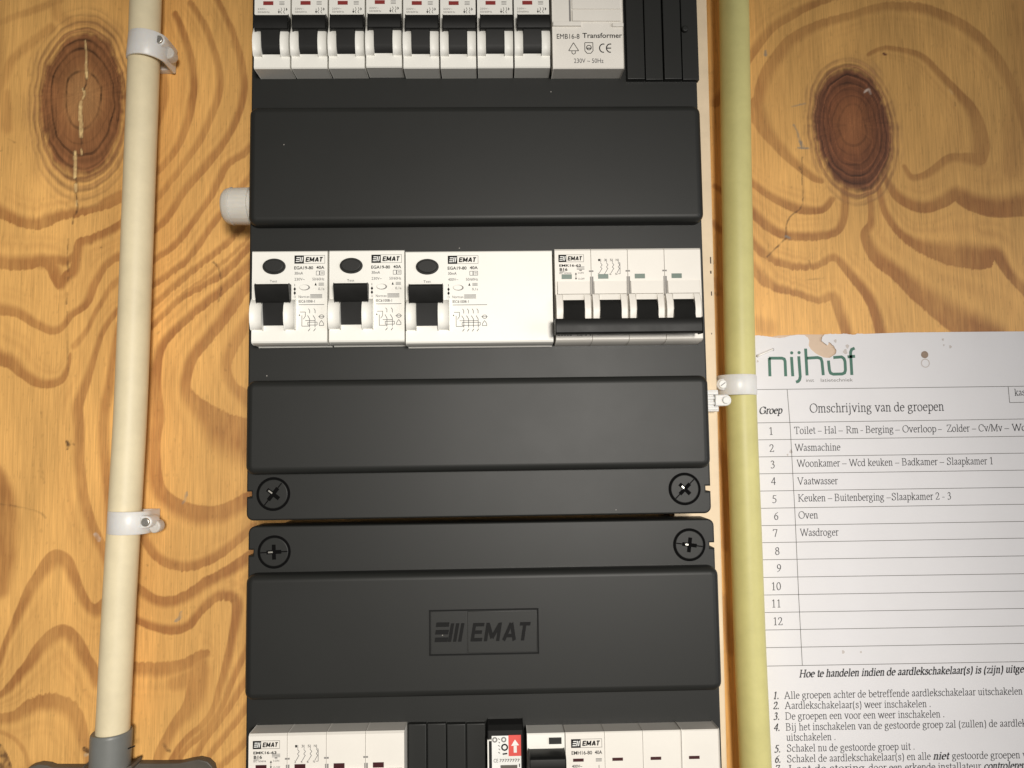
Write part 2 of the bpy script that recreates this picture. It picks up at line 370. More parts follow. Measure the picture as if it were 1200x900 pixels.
# ================================================================== the board (plywood wall)
def vnoise(X, Z, sx, sz, seed, octv=3):
    out = 0; amp = 1; tot = 0
    for o in range(octv):
        r = np.random.default_rng(seed * 31 + o).random((257, 257))
        x = X / sx * 2 ** o + 71.3; z = Z / sz * 2 ** o + 37.9
        xi = np.floor(x).astype(int); zi = np.floor(z).astype(int); fx = x - xi; fz = z - zi
        fx = fx * fx * (3 - 2 * fx); fz = fz * fz * (3 - 2 * fz); a, b, c, d = xi % 256, (xi + 1) % 256, zi % 256, (zi + 1) % 256
        out = out + amp * ((r[a, c] * (1 - fx) + r[b, c] * fx) * (1 - fz) + (r[a, d] * (1 - fx) + r[b, d] * fx) * fz); tot += amp; amp *= .5
    return out / tot - .5

# bands of late wood: (sharp side, strength, [(u, v, width)]); +1 sharp on the lower/left side of the walking direction, -1 on the other, 0 soft on both
BANDS = [
 (0, .55, [(190, 80, 9), (194, 105, 10), (189, 132, 9), (184, 150, 6)]),
 (-1, .75, [(205, 16, 8), (218, 50, 10), (225, 82, 10), (226, 112, 11), (219, 145, 11), (205, 176, 10), (180, 203, 9), (150, 222, 9), (120, 236, 9)]),
 (-1, .6, [(222, 3, 8), (243, 38, 9), (255, 75, 9), (257, 104, 10), (246, 140, 10), (230, 172, 10), (203, 207, 9), (178, 236, 9), (145, 255, 9)]),
 (-1, .75, [(252, -6, 8), (272, 38, 9), (284, 80, 10), (284, 115, 10), (271, 152, 10), (248, 185, 11), (217, 222, 11), (195, 255, 10), (178, 271, 9), (140, 300, 10)]),
 (-1, .7, [(300, 165, 10), (284, 180, 10), (266, 192, 10), (255, 212, 10), (247, 230, 9), (225, 262, 9), (200, 290, 9), (176, 306, 9)]),
 (-1, .7, [(300, 200, 10), (283, 218, 9), (272, 235, 9), (258, 252, 9), (240, 275, 9), (215, 308, 9), (176, 336, 9)]),
 (-1, .65, [(300, 252, 8), (282, 268, 9), (250, 297, 9), (220, 322, 9), (176, 360, 8)]),
 (0, .5, [(300, 272, 5), (275, 295, 6), (245, 322, 6), (215, 345, 5), (190, 368, 5)]),
 (-1, .75, [(300, 283, 10), (290, 292, 10), (262, 320, 10), (235, 336, 9), (205, 356, 8), (176, 384, 8)]),
 (-1, .8, [(300, 302, 12), (290, 312, 12), (262, 338, 12), (225, 368, 11), (197, 395, 11), (186, 415, 12), (180, 450, 16), (182, 490, 20), (179, 520, 18), (180, 550, 18), (185, 574, 18), (200, 590, 20), (225, 602, 24), (250, 604, 24), (270, 598, 22), (296, 583, 18)]),
 (-1, .75, [(300, 322, 14), (290, 332, 15), (270, 360, 16), (240, 400, 15), (225, 420, 14), (216, 450, 14), (221, 466, 18), (238, 482, 26), (262, 506, 48), (292, 520, 54)]),
 (-1, .6, [(300, 366, 14), (286, 380, 16), (270, 410, 16), (264, 430, 14), (272, 452, 14), (292, 470, 22)]),
 (1, .7, [(166, 620, 10), (172, 634, 12), (182, 650, 12), (202, 662, 13), (230, 661, 13), (258, 648, 13), (296, 617, 11)]),
 (-1, .75, [(154, 684, 10), (163, 691, 12), (182, 703, 13), (202, 705, 14), (221, 698, 14), (242, 683, 13), (266, 671, 14), (296, 650, 14)]),
 (1, .75, [(154, 720, 8), (162, 726, 9), (180, 734, 11), (202, 738, 12), (219, 734, 11), (231, 720, 11), (247, 703, 12), (264, 696, 13), (278, 704, 14), (277, 725, 13), (271, 757, 11), (265, 782, 10), (257, 810, 9), (250, 833, 8), (240, 848, 8), (224, 862, 8), (211, 877, 9), (198, 900, 10)]),
 (-1, .72, [(152, 783, 16), (180, 785, 17), (213, 781, 17), (232, 771, 16), (243, 766, 10)]),
 (0, .55, [(205, 800, 20), (222, 795, 26), (236, 786, 26)]), (1, .62, [(236, 768, 14), (236, 790, 26), (232, 812, 28), (224, 830, 22), (208, 848, 15), (194, 872, 14), (184, 896, 12)]),
 (-1, .7, [(296, 745, 8), (286, 765, 8), (275, 790, 8), (265, 815, 8), (255, 837, 8), (237, 860, 8), (217, 878, 8), (204, 900, 8)]),
 (-1, .7, [(298, 778, 9), (287, 797, 9), (270, 825, 9), (257, 845, 8), (240, 866, 8), (226, 892, 9)]),
 (-1, .7, [(298, 812, 9), (284, 834, 9), (268, 856, 8), (252, 875, 8), (238, 898, 8)]),
 (-1, .6, [(298, 855, 9), (282, 875, 9), (258, 898, 9)]),
 (1, .8, [(-12, 238, 14), (0, 247, 15), (22, 258, 16), (45, 262, 16), (67, 253, 14), (90, 249, 12), (118, 242, 11), (146, 230, 11), (175, 212, 9)]),
 (1, .75, [(-12, 306, 18), (0, 306, 18), (30, 308, 17), (48, 304, 16), (60, 310, 17), (66, 322, 17), (70, 332, 13)]),
 (-1, .78, [(72, 334, 13), (79, 324, 15), (87, 318, 13), (91, 302, 13), (94, 286, 13), (108, 281, 12), (130, 270, 12), (148, 258, 11), (175, 240, 10)]),
 (0, .7, [(50, 306, 18), (66, 305, 16), (80, 305, 12), (90, 296, 10)]),
 (1, .78, [(-12, 360, 14), (0, 362, 15), (22, 366, 13), (40, 378, 12), (62, 387, 11), (75, 381, 9), (85, 368, 9), (101, 356, 10), (111, 332, 11), (124, 311, 11), (145, 297, 11), (170, 282, 10)]),
 (0, .6, [(86, 406, 8), (104, 385, 7), (113, 365, 7), (127, 341, 8), (143, 325, 9), (160, 310, 8)]),
 (-1, .72, [(138, 362, 8), (120, 391, 8), (110, 420, 9), (101, 446, 11), (96, 460, 13), (91, 477, 14), (92, 500, 14), (92, 537, 14), (96, 575, 14), (103, 605, 14), (113, 630, 14), (123, 650, 12), (130, 672, 12)]),
 (0, .7, [(140, 380, 8), (133, 420, 9), (129, 450, 12), (122, 480, 13), (121, 515, 13), (124, 550, 13), (127, 590, 12), (129, 630, 12)]),
 (1, .75, [(-12, 414, 22), (0, 419, 20), (14, 424, 18), (28, 438, 14), (48, 449, 12), (70, 446, 10), (79, 430, 6), (82, 415, 4)]),
 (0, .7, [(-8, 545, 14), (2, 575, 26), (6, 610, 32), (6, 645, 30), (0, 690, 22)]),
 (-1, .78, [(-8, 790, 7), (0, 775, 8), (10, 746, 9), (22, 720, 12), (34, 694, 14), (46, 676, 15), (58, 660, 19), (68, 654, 19), (80, 664, 17), (91, 688, 13), (101, 708, 13), (112, 716, 16), (124, 708, 16)]),
 (-1, .78, [(-8, 820, 7), (0, 815, 8), (13, 804, 11), (32, 780, 14), (50, 757, 17), (72, 742, 19), (88, 752, 17), (98, 770, 16), (108, 786, 15), (116, 800, 16)]),
 (-1, .62, [(-8, 843, 12), (0, 843, 13), (20, 839, 15), (38, 828, 18), (60, 823, 20), (82, 832, 20), (93, 850, 18), (101, 876, 13), (104, 892, 10)]),
 (0, .5, [(-5, 856, 6), (16, 865, 6), (29, 882, 6), (34, 900, 6)]),
 (0, .4, [(-8, 32, 10), (0, 26, 10), (38, 12, 10), (70, 0, 12)]),
 (0, .38, [(-6, 110, 16), (4, 92, 14), (15, 70, 14), (38, 50, 14), (60, 32, 14)]),
 (0, .30, [(66, 5, 14), (70, 18, 16), (86, 26, 16), (110, 26, 16), (124, 34, 10)]),
 (0, .35, [(8, 150, 16), (6, 110, 14)]),
 # right of the yellowed pipe
 (1, .6, [(838, 120, 14), (862, 90, 14), (881, 62, 13), (903, 34, 12), (930, 16, 12), (958, 3, 10), (990, -6, 8)]),
 (-1, .55, [(886, 140, 14), (897, 92, 17), (925, 51, 17), (963, 28, 13), (1002, 17, 11), (1040, 8, 13), (1085, 12, 15), (1128, 31, 16), (1158, 56, 16), (1180, 90, 16), (1196, 132, 16), (1206, 170, 16)]),
 (1, .6, [(887, 120, 16), (891, 138, 22), (902, 158, 18), (924, 184, 13), (950, 206, 10), (962, 212, 8)]),
 (-1, .62, [(1018, 65, 6), (1030, 59, 6), (1046, 57, 7), (1079, 66, 9), (1104, 90, 10), (1126, 112, 13), (1143, 137, 18), (1149, 165, 24), (1147, 184, 22)]),
 (1, .65, [(1147, 188, 20), (1128, 186, 14), (1112, 187, 13), (1085, 205, 11), (1068, 208, 9), (1059, 195, 6)]),
 (1, .78, [(1034, 200, 6), (1043, 218, 10), (1057, 234, 15), (1082, 243, 16), (1104, 236, 17), (1120, 227, 19), (1140, 236, 24), (1167, 242, 28), (1210, 238, 32)]),
 (1, .8, [(1029, 210, 7), (1032, 228, 9), (1038, 250, 10), (1057, 275, 12), (1085, 290, 19), (1118, 298, 31), (1152, 301, 32), (1168, 298, 20), (1180, 316, 14), (1198, 338, 13), (1210, 350, 12)]),
 (1, .82, [(1019, 222, 9), (1020, 240, 9), (1021, 262, 10), (1015, 276, 14), (1026, 300, 19), (1055, 322, 22), (1085, 348, 28), (1115, 369, 36), (1140, 382, 38), (1165, 394, 36)]),
 (1, .75, [(860, 196, 9), (880, 212, 10), (905, 231, 11), (935, 244, 13), (962, 246, 10), (974, 234, 9)]),
 (1, .82, [(858, 228, 12), (880, 247, 13), (898, 263, 13), (920, 275, 12), (945, 277, 12), (974, 273, 11), (986, 263, 11), (989, 240, 11), (989, 222, 10)]),
 (1, .82, [(858, 256, 13), (880, 282, 13), (903, 303, 11), (930, 311, 10), (958, 310, 9), (977, 301, 10), (996, 320, 12), (1019, 348, 14), (1032, 388, 15), (1037, 410, 15)]),
 (1, .75, [(862, 292, 14), (882, 313, 15), (903, 333, 13), (930, 342, 10), (958, 351, 10), (976, 346, 13), (985, 366, 15), (994, 396, 14), (998, 412, 14)]),
 (0, .3, [(872, 375, 20), (900, 385, 24)]),
 (0, .3, [(1185, 200, 30), (1200, 60, 40), (1195, 10, 40)]),
 (0, .65, [(838, 218, 8), (846, 224, 8), (852, 230, 8)]), (0, .65, [(836, 262, 9), (846, 270, 9), (854, 276, 9)]), (0, .5, [(838, 330, 12), (850, 345, 12)]), (0, .5, [(840, 520, 12), (852, 560, 16), (850, 640, 14)]), (0, .5, [(845, 700, 14), (858, 760, 16)]),
]
# dark cracks, stains and pits: (colour, strength, [(u, v, width)])
DARK = (.055, .028, .014); PALE = (.88, .62, .28); GREYM = (.24, .23, .20)
MARKS = [
 (PALE, .95, [(100, 48, 1.4), (101, 62, 2.2), (101, 78, 3.0), (102, 92, 2.6)]), (PALE, .9, [(97, 104, 2.2), (99, 110, 3.0), (97, 116, 2)]),
 (PALE, .95, [(95, 119, 3.4), (94, 134, 4.2), (95, 148, 4.4), (95, 160, 4.2)]), (PALE, .85, [(95, 175, 1.8), (96, 181, 2)]),
 (PALE, .95, [(88, 178, 3), (88, 192, 3.8), (88, 208, 3.4)]), (PALE, .9, [(89, 216, 3), (89, 224, 3)]), (PALE, .9, [(90, 236, 3), (90, 241, 2.4)]),
 (DARK, .9, [(102, 92, 1.2), (101, 99, 1.4), (98, 105, 1.4)]), (DARK, .9, [(95, 161, 1.4), (96, 172, 1.2)]), (DARK, .9, [(89, 209, 1.6), (90, 214, 1.4)]), (DARK, .9, [(89, 226, 1.6), (90, 234, 2), (91, 243, 2.4), (89, 251, 2)]),
 (DARK, .75, [(87, 252, 1.6), (85, 262, 1)]), (DARK, .6, [(80, 280, .9), (79, 300, 1.1), (80, 318, 1.2)]), (DARK, .75, [(80, 325, 1.4), (79, 331, 1.5)]), (DARK, .7, [(79, 343, 1.2), (78, 356, 1.4)]), (DARK, .35, [(79, 365, .9), (79, 395, .9), (80, 440, .9)]),
 (DARK, .85, [(78, 517, 3), (80, 521, 4), (79, 526, 3)]), (DARK, .8, [(86, 520, 2), (87, 521, 2)]), (DARK, .5, [(48, 483, 2), (49, 489, 2)]),
 (DARK, .6, [(250, 307, 1.2), (256, 314, 1.4), (259, 328, 1.0), (259, 341, 1.0), (256, 354, 1.6)]), (DARK, .8, [(172, 662, 1.8), (173, 663, 1.8)]), (DARK, .4, [(10, 163, 1), (18, 167, 1)]), (DARK, .4, [(0, 177, 1.2), (3, 176, 1)]),
 (GREYM, .7, [(219, 577, 2.4), (217, 585, 3), (214, 590, 2)]), (GREYM, .7, [(212, 717, 2), (210, 724, 4), (206, 728, 3)]), ((.60, .50, .42), .7, [(112, 626, 4), (116, 632, 5)]),
 (DARK, .35, [(0, 591, .8), (18, 593, .8), (45, 600, .8), (54, 607, .8)]), (DARK, .3, [(50, 552, .8), (52, 566, .9)]),
 (DARK, .9, [(99, 878, 5), (103, 880, 5)]), ((.6, .42, .24), .9, [(100, 885, 4), (103, 884, 3)]), (DARK, .7, [(192, 872, 3), (196, 878, 4), (199, 880, 3)]),
 ((.10, .045, .022), .85, [(-6, 880, 20), (0, 896, 24), (2, 912, 26)]),
 (DARK, .5, [(118, 290, 1.4), (119, 290, 1.4)]), (DARK, .4, [(185, 391, 1.6), (187, 389, 1.4)]), (DARK, .4, [(264, 433, 2), (265, 434, 2)]),
 # right part
 (GREYM, .85, [(930, 146, 1.4), (934, 154, 2), (937, 164, 3), (941, 172, 5)]), (GREYM, .8, [(935, 173, 2.4), (948, 174, 2.4)]), (DARK, .85, [(937, 196, 2.8), (938, 198, 2.8)]),
 (GREYM, .6, [(928, 125, 1.2), (944, 121, 1.4)]), (DARK, .65, [(940, 184, 1), (940, 205, 1.2), (941, 232, 1.2), (938, 244, 2), (928, 252, 1.6), (922, 262, 1.5), (921, 276, 1.6)]), (GREYM, .9, [(921, 277, 3), (926, 279, 2)]), (DARK, .75, [(921, 279, 2), (912, 288, 1.8), (899, 301, 1.6)]),
 (GREYM, .8, [(897, 59, 2), (897, 64, 4)]), ((.10, .02, .015), .95, [(1036, 63, 3.4), (1038, 64, 3)]), ((.62, .50, .42), .85, [(1013, 108, 2), (1018, 105, 3.4), (1020, 110, 2)]),
 (PALE, .5, [(1113, 105, 2), (1116, 110, 2)]), (DARK, .45, [(1118, 117, 1.4), (1120, 124, 1.4)]), (DARK, .35, [(948, 305, 1), (950, 312, 2)]), (DARK, .35, [(960, 306, 1.6), (961, 312, 1.4)]), (DARK, .3, [(944, 328, 1.4), (965, 326, 1.4)]),
 (DARK, .8, [(836, 306, 1.8), (836, 309, 1.8)]), (DARK, .6, [(838, 343, 1.4), (840, 346, 1.4), (841, 343, 1.2), (842, 346, 1.2)]),
]
def catmull(pts, n=7):
    P = np.array([pts[0]] + list(pts) + [pts[-1]], float); out = []
    for i in range(1, len(P) - 2):
        a, b, c, d = P[i - 1:i + 3]
        for k in range(n):
            t = k / n; out.append(.5 * (2 * b + (c - a) * t + (2 * a - 5 * b + 4 * c - d) * t * t + (3 * b - a - 3 * c + d) * t ** 3))
    out.append(P[-2]); return np.array(out)
def wall_pts(pts):
    o = []
    for u, v, w in pts:
        x, z = M(u, v, 0); o.append((x, z, w * .468))
    return catmull(o)

def make_wall():
    xl0, xl1 = M(-12, 450, 0)[0], M(306, 450, 0)[0]; xr0, xr1 = M(832, 450, 0)[0], M(1212, 450, 0)[0]
    zt, zb = M(600, -14, 0)[1] + 4, M(600, 912, 0)[1] - 4; zp = M(1000, 420, 0)[1]
    st = .58
    xs = np.concatenate([np.linspace(-650, xl0 - 132, 8), np.arange(xl0 - 130, xl0 - .5, 1.3), np.arange(xl0, xl1, st), np.linspace(xl1 + 2, xr0 - 2, 14), np.arange(xr0, xr1, st), np.arange(xr1 + .6, xr1 + 130, 1.3), np.linspace(xr1 + 132, 650, 8)])
    zs = np.concatenate([np.linspace(-600, zb - 6, 12), np.arange(zb, zt, st), np.linspace(zt + 6, 600, 12)])
    X, Z = np.meshgrid(xs, zs, indexing='ij')
    fib = vnoise(X, Z, 1.1, 14, 3, 2) * np.clip(.5 + 2.2 * vnoise(X, Z, 45, 45, 33, 2), .1, 1.3)                       # upright fibre jitter of the band edges
    Xw = X + 1.5 * vnoise(X, Z, 16, 16, 1, 3); Zw = Z + 1.5 * vnoise(X, Z, 16, 16, 2, 3) + 2.2 * fib
    tone = np.zeros_like(X)
    def field(pts, mx):
        p = wall_pts(pts); m = p[:, 2].max() * mx + 3
        i0, i1 = np.searchsorted(xs, [p[:, 0].min() - m, p[:, 0].max() + m]); j0, j1 = np.searchsorted(zs, [p[:, 1].min() - m, p[:, 1].max() + m])
        if i1 <= i0 or j1 <= j0: return None
        return p, slice(i0, i1), slice(j0, j1)
    def dist(p, xx, zz):
        best = np.full(xx.shape, 1e9); side = np.zeros(xx.shape); wid = np.ones(xx.shape)
        for (ax, az, aw), (bx, bz, bw) in zip(p[:-1], p[1:]):
            dx, dz = bx - ax, bz - az; l2 = dx * dx + dz * dz + 1e-9
            t = np.clip(((xx - ax) * dx + (zz - az) * dz) / l2, 0, 1)
            d = (xx - ax - t * dx) ** 2 + (zz - az - t * dz) ** 2
            k = d < best
            best[k] = d[k]; side[k] = (dx * (zz - az) - dz * (xx - ax))[k]; wid[k] = (aw + t * (bw - aw))[k]
        return np.sqrt(best), -np.sign(side), wid
    sm = lambda e0, e1, x: (lambda t: t * t * (3 - 2 * t))(np.clip((x - e0) / (e1 - e0), 0, 1))
    for sharp, k, pts in BANDS:
        g = field(pts, 2.8)
        if g is None: continue
        p, I, J = g
        d, s, w = dist(p, Xw[I, J], Zw[I, J]); h = w / 2 * .98
        hard = 1 - sm(h - .45, h + .35, d); mid = 1 - sm(h * .35, h * 1.4, d); sd = np.where(s * sharp > 0, h - d, h + d)
        val = mid if sharp == 0 else np.where(s * sharp > 0, hard, 1.0) * (1 - sm(1.15 * h, 2.45 * h, sd))
        if sharp:
            for off, kk, ww in ((3.3, .20, .5), (4.5, .13, .4)):
                val = np.maximum(val, kk * np.exp(-((sd / h - off) / ww) ** 2) * np.clip(.9 + 2.5 * vnoise(X[I, J], Z[I, J], 18, 18, 44, 2), 0, 1.4))
        tone[I, J] = np.maximum(tone[I, J], val * k)
    # beyond the traced stretch the grain goes on in the same manner
    far = np.clip(np.maximum(xl0 + 2 - X, X - xr1 + 2) / 6, 0, 1)
    ph = (X - X.mean()) * .030 + 3.4 * vnoise(X, Z, 75, 150, 51, 3); ph = ph - np.floor(ph)
    tone = np.maximum(tone, far * .75 * sm(.40, .72, ph) * (1 - sm(.93, 1.0, ph)))
    tone *= 1 + .8 * vnoise(X, Z, 24, 24, 5, 3) + .3 * fib + .35 * vnoise(X, Z, 1.4, 7, 6, 2)
    tone += .10 * np.clip(vnoise(Xw, Zw, 4, 22, 7, 3), 0, 1) * 2
    light = np.array((.78, .430, .132)); band = np.array((.405, .176, .052))
    t = np.clip(tone, 0, 1)[..., None]
    C = light * (1 - t) + band * t
    C *= (1 + .30 * vnoise(X, Z, 60, 90, 8, 3) + .22 * vnoise(X, Z, .9, 26, 9, 2) + .10 * vnoise(X, Z, 3, 60, 10, 2))[..., None]
    C *= (1 + .55 * np.clip(vnoise(Xw, Zw, 26, 70, 41, 3), -.05, .3) * (1 - t[..., 0]))[..., None]
    pores = vnoise(X, Z, .75, 3.2, 42, 1); C *= (1 - .13 * sm(.34, .45, pores))[..., None]
    # the two knots
    def knot(cu, cv, ru, rv, shift, cols, rings, outer):
        nonlocal C
        x0, z0 = M(cu, cv, 0); rx, rz = ru * .468, rv * .468
        xx = X + 1.6 * vnoise(X, Z, 9, 9, 12, 2); zz = Z + 1.6 * vnoise(X, Z, 9, 9, 13, 2)
        T = np.ones_like(X)
        for _ in range(4): T = np.sqrt(((xx - x0) / rx) ** 2 + ((zz - z0 + shift * .468 * T) / rz) ** 2)
        ang = np.arctan2(zz - z0, xx - x0)
        T = T * (1 + .05 * np.sin(ang * 2 + 1) * np.clip(T, 0, 1)) + .03 * vnoise(X, Z, 5, 5, 14, 2)
        col = np.stack([np.interp(T, [c[0] for c in cols], [c[1][k] for c in cols]) for k in range(3)], -1)
        r = np.zeros_like(X)
        for a, wd, s in rings: r = r + s * (1 - sm(wd * .4, wd, np.abs(T - a + .02 * np.sin(ang * 3 + a * 40)))) * np.clip(.8 + 1.6 * vnoise(ang * 5, T * 0 + a * 50, 1.4, 1, 31, 2), .1, 1.4)
        ro = .22 * np.sin(T * 60 + 5 * vnoise(X, Z, 20, 20, 15, 2)) * sm(.55, .95, T)
        col = col * (1 - r + ro)[..., None]
        col *= (1 + .45 * vnoise(X, Z, 9, 16, 16, 3) + .35 * vnoise(ang * 30, T * 8, 1.2, 3, 17, 2) + .25 * vnoise(X, Z, 1.0, 9, 19, 2))[..., None]
        e = vnoise(ang * 9, T * 2.2, 1.5, 1.2, 18, 3) * .42 + .06 * np.sin(ang * 2 + cu) + .05 * np.sin(ang * 3 + 2) + .12 * vnoise(X, Z, 2, 5, 24, 2)
        core = 1 - sm(.88, 1.08, T + e * .55)
        ln = np.sin(T * 52 + 3 * vnoise(X, Z, 26, 26, 25, 2)); ln2 = np.sin(T * 118 + 5 * vnoise(X, Z, 26, 26, 27, 2))
        halo = np.clip(1 - sm(1.0, outer, T + e * .5), 0, 1) * np.clip(.62 + .38 * ln + .30 * ln2 * (vnoise(ang * 4, T * 2, 1.3, 2, 28, 2) + .4) + .7 * vnoise(ang * 9, T * 3, 1.6, 2, 26, 2), 0, 1)
        a = np.clip(np.maximum(core, halo * .9), 0, 1)[..., None]; C = C * (1 - a) + col * a
    knot(97, 110, 53, 88, 12, [(0, (.42, .215, .082)), (.35, (.40, .19, .07)), (.5, (.31, .132, .048)), (.8, (.27, .110, .041)), (.95, (.27, .112, .042)), (1.06, (.36, .175, .066)), (1.25, (.40, .205, .075)), (1.6, (.45, .24, .085))],
         [(.40, .03, .5), (.72, .025, .5), (.86, .02, .45), (.60, .018, .2), (.98, .025, .3), (.92, .014, -.35), (1.02, .014, -.4)], 1.5)
    knot(999, 146, 51, 78, 6, [(0, (.31, .120, .044)), (.3, (.27, .100, .036)), (.55, (.20, .070, .027)), (.85, (.165, .060, .027)), (.95, (.20, .085, .036)), (1.06, (.36, .175, .07)), (1.2, (.42, .22, .085)), (1.4, (.5, .29, .11))],
         [(.33, .03, .3), (.48, .02, .3), (.6, .02, .35), (.72, .02, .35), (.84, .02, .3), (.66, .015, -.35), (.78, .014, -.5), (.90, .016, -.7), (.97, .014, -.8), (.54, .012, -.3)], 1.32)
    for col, k, pts in [(DARK, .45, [(u, v, w + 2.0) for u, v, w in p_]) for c_, k_, p_ in MARKS[:6]] + MARKS:
        g = field(pts, 1.0)
        if g is None: continue
        p, I, J = g
        d, s, w = dist(p, X[I, J] + .5 * vnoise(X[I, J], Z[I, J], 1.3, 1.3, 21, 2), Z[I, J] + .5 * vnoise(X[I, J], Z[I, J], 1.3, 1.3, 22, 2)); h = np.maximum(w / 2, .42)
        a = (k * (1 - sm(h - .28, h + .30, d)) * np.clip(.72 + 1.5 * vnoise(X[I, J], Z[I, J], 2.2, 2.2, 29, 2), .55 if col is PALE else .15, 1))[..., None]; C[I, J] = C[I, J] * (1 - a) + np.array(col) * a
    C = np.clip(C, .004, .95)
    nx, nz = X.shape
    co_ = np.stack([X, np.zeros_like(X), Z], -1).reshape(-1, 3) * MM
    idx = np.arange(nx * nz).reshape(nx, nz)
    q = np.stack([idx[:-1, :-1], idx[1:, :-1], idx[1:, 1:], idx[:-1, 1:]], -1).reshape(-1, 4)
    me = bpy.data.meshes.new("plywood_wall")
    me.vertices.add(nx * nz); me.vertices.foreach_set("co", co_.astype(np.float32).ravel())
    me.loops.add(q.size); me.loops.foreach_set("vertex_index", q.astype(np.int32).ravel())
    me.polygons.add(len(q)); me.polygons.foreach_set("loop_start", np.arange(0, q.size, 4, dtype=np.int32))
    me.update(calc_edges=True)
    at = me.color_attributes.new("grain", 'FLOAT_COLOR', 'POINT')
    at.data.foreach_set("color", np.concatenate([C.reshape(-1, 3), np.ones((nx * nz, 1))], 1).astype(np.float32).ravel())
    m = bpy.data.materials.new("pine_plywood"); m.use_nodes = True; N = m.node_tree.nodes; L = m.node_tree.links; b = N["Principled BSDF"]
    a = N.new("ShaderNodeAttribute"); a.attribute_name = "grain"
    tc = N.new("ShaderNodeTexCoord"); mp = N.new("ShaderNodeMapping"); mp.inputs["Scale"].default_value = (1, 1, .035); L.new(tc.outputs["Object"], mp.inputs[0])
    n = N.new("ShaderNodeTexNoise"); n.inputs["Scale"].default_value = 1500; n.inputs["Detail"].default_value = 4; L.new(mp.outputs[0], n.inputs["Vector"])
    mp2 = N.new("ShaderNodeMapping"); mp2.inputs["Scale"].default_value = (1, 1, .12); L.new(tc.outputs["Object"], mp2.inputs[0])
    n2 = N.new("ShaderNodeTexNoise"); n2.inputs["Scale"].default_value = 900; n2.inputs["Detail"].default_value = 2; L.new(mp2.outputs[0], n2.inputs["Vector"])
    r = N.new("ShaderNodeMapRange"); r.inputs[1].default_value = .3; r.inputs[2].default_value = .7; r.inputs[3].default_value = .86; r.inputs[4].default_value = 1.12; L.new(n.outputs["Fac"], r.inputs[0])
    r2 = N.new("ShaderNodeMapRange"); r2.inputs[1].default_value = .26; r2.inputs[2].default_value = .36; r2.inputs[3].default_value = .82; r2.inputs[4].default_value = 1.0; L.new(n2.outputs["Fac"], r2.inputs[0])
    mu = N.new("ShaderNodeMath"); mu.operation = 'MULTIPLY'; L.new(r.outputs[0], mu.inputs[0]); L.new(r2.outputs[0], mu.inputs[1])
    sc = N.new("ShaderNodeVectorMath"); sc.operation = 'SCALE'; L.new(a.outputs["Color"], sc.inputs[0]); L.new(mu.outputs[0], sc.inputs["Scale"]); L.new(sc.outputs[0], b.inputs["Base Color"])
    bp = N.new("ShaderNodeBump"); bp.inputs["Strength"].default_value = .35; bp.inputs["Distance"].default_value = .0003; L.new(n.outputs["Fac"], bp.inputs["Height"]); L.new(bp.outputs[0], b.inputs["Normal"])
    b.inputs["Roughness"].default_value = .5; b.inputs["Specular IOR Level"].default_value = .35
    me.materials.append(m)
    o = bpy.data.objects.new("plywood_wall", me); COL.objects.link(o)
    o["kind"] = "structure"; o["label"] = "varnished pine plywood board with two large dark knots and wavy grain"
make_wall()

# pale batten between the boxes and the yellowed pipe
YB = -24
bt = thing("wooden_batten", "pale planed wooden batten standing between the charcoal boxes and the yellowed pipe", "batten", (94, 0, -330))
a0 = M(829, 0, YB); a1 = M(852.5, 900, YB)
def bx_at(z): t = (z - a0[1]) / (a1[1] - a0[1]); return a0[0] + t * (a1[0] - a0[0])
mb = MB()
zz = [330, 120, 0, -120, -330]
loops = []
for z in zz:
    e = bx_at(z) + .25 * math.sin(z * .05)
    loops.append([(e - 24, -.2, z), (e - 24, YB, z), (e - 1.0, YB, z), (e - .2, YB + .8, z), (e, -.2, z)])
mb.rings(loops); build(mb, "plank", "batten", bt, 30)
mb = MB()
for u, v, w, h in ((833, 305, 1.5, 8), (833, 319, 1.8, 3.5), (835.5, 344, 1.4, 5), (834, 391, 1, 2)):
    x, z = M(u, v, YB); mb.quad(min(x, bx_at(z) - 1.9) - w * .2, min(x, bx_at(z) - 1.9) + w * .2, z - h * .22, z + h * .22, YB - .05)
build(mb, "pen_mark", "pen", bt, 0)

